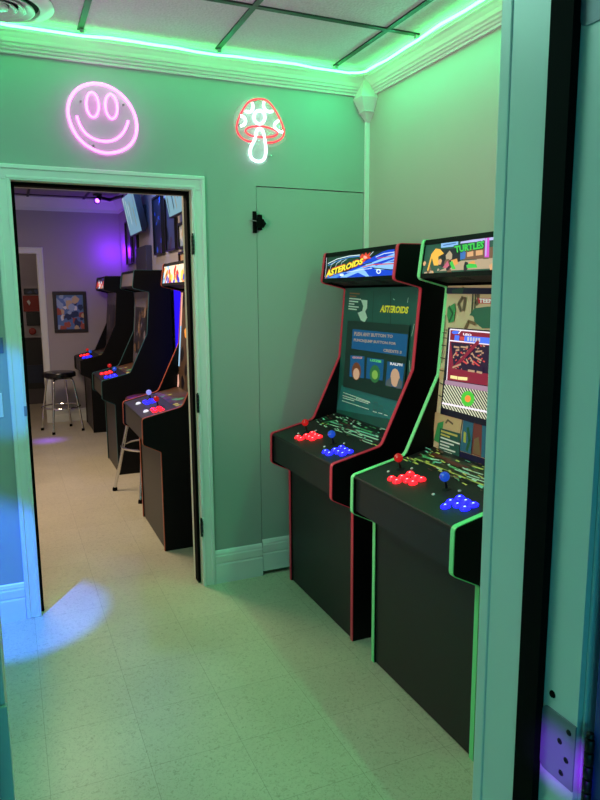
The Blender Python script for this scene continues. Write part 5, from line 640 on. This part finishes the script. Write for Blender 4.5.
# ================================================================ FAR ROOM WALL THINGS
def pic_y(name, label, cat, group, x0, x1, z0, z1, y, fw, cols, n, seed, basec, framem, depth=.025, rn=(.02, .06)):
    """picture hung on a wall whose plane is y, facing -y"""
    t = thing(name, ((x0+x1)/2, y, z0), label, cat, group); W = x1-x0; H = z1-z0
    bm = B(); box(bm, x0, x1, y-depth, y, z0, z0+fw); box(bm, x0, x1, y-depth, y, z1-fw, z1); box(bm, x0, x0+fw, y-depth, y, z0+fw, z1-fw); box(bm, x1-fw, x1, y-depth, y, z0+fw, z1-fw)
    obj('frame', bm, framem, t, bevel=.003)
    art('print', rnd_art(W-2*fw, H-2*fw, cols, n, rn[0], rn[1], seed), t, lambda u, v, h: Vector((x0+fw+u, y-depth*.45-h, z0+fw+v)), (0, W-2*fw, 0, H-2*fw), base=basec); return t
def pic_x(name, label, cat, group, y0, y1, z0, z1, x, fw, cols, n, seed, basec, framem, depth=.03, rn=(.02, .06)):
    t = thing(name, (x, (y0+y1)/2, z0), label, cat, group); W = y1-y0; H = z1-z0
    bm = B(); box(bm, x-depth, x, y0, y1, z0, z0+fw); box(bm, x-depth, x, y0, y1, z1-fw, z1); box(bm, x-depth, x, y0, y0+fw, z0+fw, z1-fw); box(bm, x-depth, x, y1-fw, y1, z0+fw, z1-fw)
    obj('frame', bm, framem, t)
    art('print', rnd_art(W-2*fw, H-2*fw, cols, n, rn[0], rn[1], seed), t, lambda u, v, h: Vector((x-depth*.5-h, y1-fw-u, z0+fw+v)), (0, W-2*fw, 0, H-2*fw), base=basec); return t
WOODF = mat('dark_wood_frame', '#231a1a', .4); BLKF = mat('black_frame', '#0c0c10', .4)
PAL.update(pb=('#5a7ab0', 0), pc=('#9ab0cc', 0), pr_=('#a85040', 0), py=('#c8b088', 0), pd=('#23305c', 0), pw=('#d8dce0', 0), p1=('#141c34', 0), p2=('#2c60e0', 0), p3=('#3c4870', 0), p4=('#3a2a44', 0), t1=('#8cc4d8', .55), t2=('#d8ecf0', .7), t3=('#3c6478', .4), t4=('#a8a890', .5), t5=('#4c9ad0', .6))
pic_y('framed_picture', 'dark-framed blue and white abstract print on the far wall above the stool', 'picture', None, -1.302, -.925, 1.065, 1.545, FBY, .04, ['pb', 'pc', 'pw', 'pd', 'pr_', 'py', 'pb'], 46, 21, 'pb', WOODF, rn=(.02, .055))
pic_x('wall_poster', 'tall narrow dark poster with bright blue streaks, right of the TV', 'poster', 'posters on the far-room right wall', 2.68, 3.05, 1.855, 2.36, FRX, .015, ['p1', 'p1', 'p2', 'p3'], 22, 22, 'p1', BLKF, rn=(.02, .05))
pic_x('wall_poster', 'dim purple-grey poster hung just below the TV nearest the doorway', 'poster', 'posters on the far-room right wall', 2.19, 2.55, 1.857, 2.30, FRX, .015, ['p3', 'p1', 'p4'], 16, 23, 'p3', BLKF)
pic_x('framed_picture', 'pale framed picture on the right wall, cut off by the doorway edge', 'picture', None, 1.60, 2.10, 1.85, 2.05, FRX, .02, ['pc', 'py', 'pd', 'pw'], 20, 24, 'pc', BLKF)
pic_x('framed_picture', 'framed picture with warm tones low on the right wall beside the doorway edge', 'picture', None, 1.60, 2.10, 1.70, 1.83, FRX, .015, ['py', 'pr_', 'pw'], 18, 25, 'py', BLKF)
pic_x('wall_poster', 'narrow poster in purple light nearest the far corner', 'poster', 'posters on the far-room right wall', 4.26, 4.60, 1.83, 2.30, FRX, .014, ['p4', 'p3'], 14, 26, 'p4', BLKF)
pic_x('wall_poster', 'narrow poster in purple light just under the left TV', 'poster', 'posters on the far-room right wall', 3.91, 4.19, 1.83, 2.30, FRX, .014, ['p4', 'p3', 'p1'], 14, 27, 'p4', BLKF)
bm = B(); box(bm, FRX-.06, FRX, 3.27, 3.80, 1.50, 1.965); o = obj('wall_panel', bm, mat('grey_acoustic_fabric', '#3a3644', .9, noise=.1, nscale=90), None, bevel=.006, origin=(FRX-.03, 3.53, 1.5)); setp(o, 'plain dark grey fabric panel on the right wall above the middle cabinet', 'wall panel')

def tv(label, y0, y1, seed):
    zb, zt = 2.085, 2.47; xb, xt = FRX-.085, FRX-.160; yc = (y0+y1)/2
    t = thing('wall_television', (FRX, yc, 2.2), label, 'television', 'televisions on the far-room right wall')
    A = Vector((xb, 0, zb)); T = Vector((xt, 0, zt)); vd = (T-A).normalized(); nd = Vector((-vd.z, 0, vd.x)); H = (T-A).length
    def f(u, v, h): return Vector((A.x, y1-u, A.z))+vd*v+nd*h
    bm = B(); p = [f(0, 0, 0), f(0, H, 0), f(0, H, -.035), f(0, H*.8, -.06), f(0, .05, -.06), f(0, 0, -.035)]; prism(bm, [(q.x, q.z) for q in p], y0, y1, 'y'); obj('housing', bm, BLKF, t)
    R = random.Random(seed); its = []
    for i in range(16):
        u = R.uniform(0, y1-y0); v = R.uniform(0, H); w_ = R.uniform(.01, .035); l = R.uniform(.1, .25)
        its.append(('p', R.choice(['t1', 't2', 't3', 't4', 't5']), [(u, v), (u+w_, v+.02), (u+w_*1.6, v+l), (u+w_*.4, v+l*1.1)]))
    art('screen', its, t, lambda u, v, h: f(u+.012, v+.012, h+.0008), (0, y1-y0-.024, 0, H-.024), base='t1', thick=.0006)
    bm = B(); box(bm, FRX-.10, FRX, yc-.05, yc+.05, 2.20, 2.30); box(bm, FRX-.02, FRX, yc-.12, yc+.12, 2.14, 2.36); obj('wall_bracket', bm, DSTEEL, t)
tv('wall TV with a pale blue streaky picture, farther from the doorway, near the ceiling', 3.26, 3.90, 31)
tv('wall TV cut off by the doorway head, above the dim poster', 1.46, 2.11, 32)

# ceiling spotlights
def track(label, x, y, aim, glow):
    t = thing('ceiling_spotlight', (x, y, CZ-.018), label, 'spotlight')
    z = CZ-.018
    bm = B(); lathe(bm, [(.045, -.018), (.050, -.010), (.050, 0)], (x, y, z), 20); obj('mount', bm, BLKF, t, smooth=True)
    bm = B(); tube(bm, [(x, y, z-.015), (x, y, z-.05)], .007); obj('stem', bm, BLKF, t)
    d = Vector(aim).normalized(); p = Vector((x, y, z-.06)); bm = B(); lathe(bm, [(.022, -.04), (.03, -.03), (.034, .03), (.030, .03), (.024, .015)], p, 16, d); h = obj('lamp_head', bm, BLKF, t, smooth=True)
    bm = B(); lathe(bm, [(.023, .016), (.018, .026), (.006, .031)], p, 14, d); obj('bulb', bm, glow, h, smooth=True)
    return p+d*.05, d
UVB = led_mat('violet_bulb', (.30, .05, 1), 14)
sp, sd = track('black ceiling spotlight with a glowing violet bulb near the far wall', -.80, 4.62, (-.5, -1.0, -.7), UVB)
bm = B(); tube(bm, [(-.74, 4.66, CZ-.05), (-.66, 4.70, CZ-.06), (-.60, 4.50, CZ-.055), (-.58, 4.30, CZ-.07)], .018); o = obj('cable_bundle', bm, BLKF, None, smooth=True, origin=(-.66, 4.6, CZ-.05)); setp(o, 'dark cable loop running along the ceiling to the left TV', 'cable')
bm = B(); tube(bm, [(-.74, 4.66, CZ-.05), (-.80, 4.66, CZ-.03)], .012); obj('cable_end', bm, BLKF, o)

# added glowing panel for the blue light on the wall between far-room cabinets
t = thing('added_wall_glow', (FRX, 2.24, 0), 'tall added blue wall glow panel between the teal-trimmed and orange-trimmed cabinets', 'added glow panel')
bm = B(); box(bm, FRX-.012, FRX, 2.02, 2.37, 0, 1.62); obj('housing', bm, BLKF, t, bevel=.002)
bm = B(); box(bm, FRX-.015, FRX-.0121, 2.03, 2.36, .71, 1.61); obj('diffuser', bm, led_mat('painted_blue_glow', (.02, .006, .86), 1.1), t)  # glowing face in place of blue light falling on the wall

# farthest room
pic_y('wall_poster', 'small dark picture seen through the far doorway, above the red sign', 'poster', 'items on the farthest wall', -1.56, -1.34, 1.52, 1.60, 7.2, .008, ['p1', 'p3'], 8, 41, 'p1', BLKF)
t = thing('red_sign', (-1.46, 7.2, 1.28), 'red sign with a white mark seen through the far doorway', 'sign')
bm = B(); box(bm, -1.58, -1.34, 7.175, 7.2, 1.275, 1.50); obj('board', bm, mat('red_board', '#8c2a20', .5, ), t)
bm = B(); prism(bm, [(-1.53, 1.42), (-1.50, 1.44), (-1.48, 1.40), (-1.50, 1.36)], 7.170, 7.1748, 'y'); obj('white_mark', bm, WPLAS, t)
bm = B(); box(bm, -1.55, -1.35, 7.15, 7.2, 1.08, 1.265); o = obj('black_board', bm, BLKF, None, bevel=.004, origin=(-1.45, 7.2, 1.08)); setp(o, 'black board directly below the red sign beyond the far doorway', 'board')
bm = B(); lathe(bm, [(.05, 0), (.05, .02), (.04, .03), (.01, .032)], (-1.48, 7.2, .99), 20, Vector((0, -1, 0))); o = obj('wall_button', bm, mat('red_plastic', '#a03028', .4), None, smooth=True, origin=(-1.48, 7.2, .94)); setp(o, 'small round red disc on the farthest wall below the black board', 'wall decoration')
t = thing('storage_cabinet', (-1.7, 6.9, 0), 'dark low storage cabinet with a pale base seen through the far doorway', 'cabinet')
bm = B(); box(bm, -2.2, -1.25, 6.70, 7.19, .22, .90); obj('body', bm, mat('dark_cabinet', '#120f12', .5), t)
bm = B(); box(bm, -2.2, -1.25, 6.72, 7.19, 0, .22); obj('plinth', bm, mat('grey_plinth', '#4a4548', .6), t)
bm = B(); box(bm, -1.72, -1.30, 6.685, 6.70, .30, .55); o = obj('door', bm, mat('dark_blue_panel', '#141c38', .4), t)
bm = B(); box(bm, -1.70, -1.68, 6.675, 6.685, .40, .48); obj('handle', bm, STEEL, o)

# ================================================================ LIGHT
def lamp(name, kind, loc, energy, col, size=.3, aim=None, spot=None, blend=.3, sy=None):
    l = bpy.data.lights.new(name, kind); l.energy = energy; l.color = col
    if kind == 'AREA':
        l.size = size
        if sy: l.shape = 'RECTANGLE'; l.size_y = sy
    else: l.shadow_soft_size = size
    if kind == 'SPOT': l.spot_size = math.radians(spot); l.spot_blend = blend
    o = bpy.data.objects.new(name, l); COL.objects.link(o); o.location = loc
    if aim: o.rotation_euler = (Vector(aim)-Vector(loc)).to_track_quat('-Z', 'Y').to_euler()
    return o
for a in LIGHTS: lamp(**a)
w = bpy.data.worlds.new('world'); S.world = w; w.use_nodes = True; w.node_tree.nodes['Background'].inputs[0].default_value = (.35, .5, .6, 1); w.node_tree.nodes['Background'].inputs[1].default_value = .02

# ================================================================ CAMERA
cam = bpy.data.cameras.new('camera'); co = bpy.data.objects.new('camera', cam); COL.objects.link(co); S.camera = co
f_, pi_, ya_, ro_, cx_, cy_ = CAM
cam.sensor_fit = 'HORIZONTAL'; cam.sensor_width = 36; cam.lens = f_/600*36; cam.clip_start = .02
fwd = Vector((math.sin(ya_), math.cos(ya_), 0)); rt = Vector((math.cos(ya_), -math.sin(ya_), 0)); up = Vector((0, 0, 1))
F2 = fwd*math.cos(pi_)-up*math.sin(pi_); U2 = up*math.cos(pi_)+fwd*math.sin(pi_)
R3 = rt*math.cos(ro_)+U2*math.sin(ro_); U3 = U2*math.cos(ro_)-rt*math.sin(ro_)
co.matrix_world = Matrix(((R3.x, U3.x, -F2.x, cx_), (R3.y, U3.y, -F2.y, cy_), (R3.z, U3.z, -F2.z, 1.5), (0, 0, 0, 1)))
S.view_settings.view_transform = 'Standard'; S.view_settings.look = 'None'; S.view_settings.exposure = EXPO; S.view_settings.gamma = 1; S.view_settings.use_curve_mapping = False
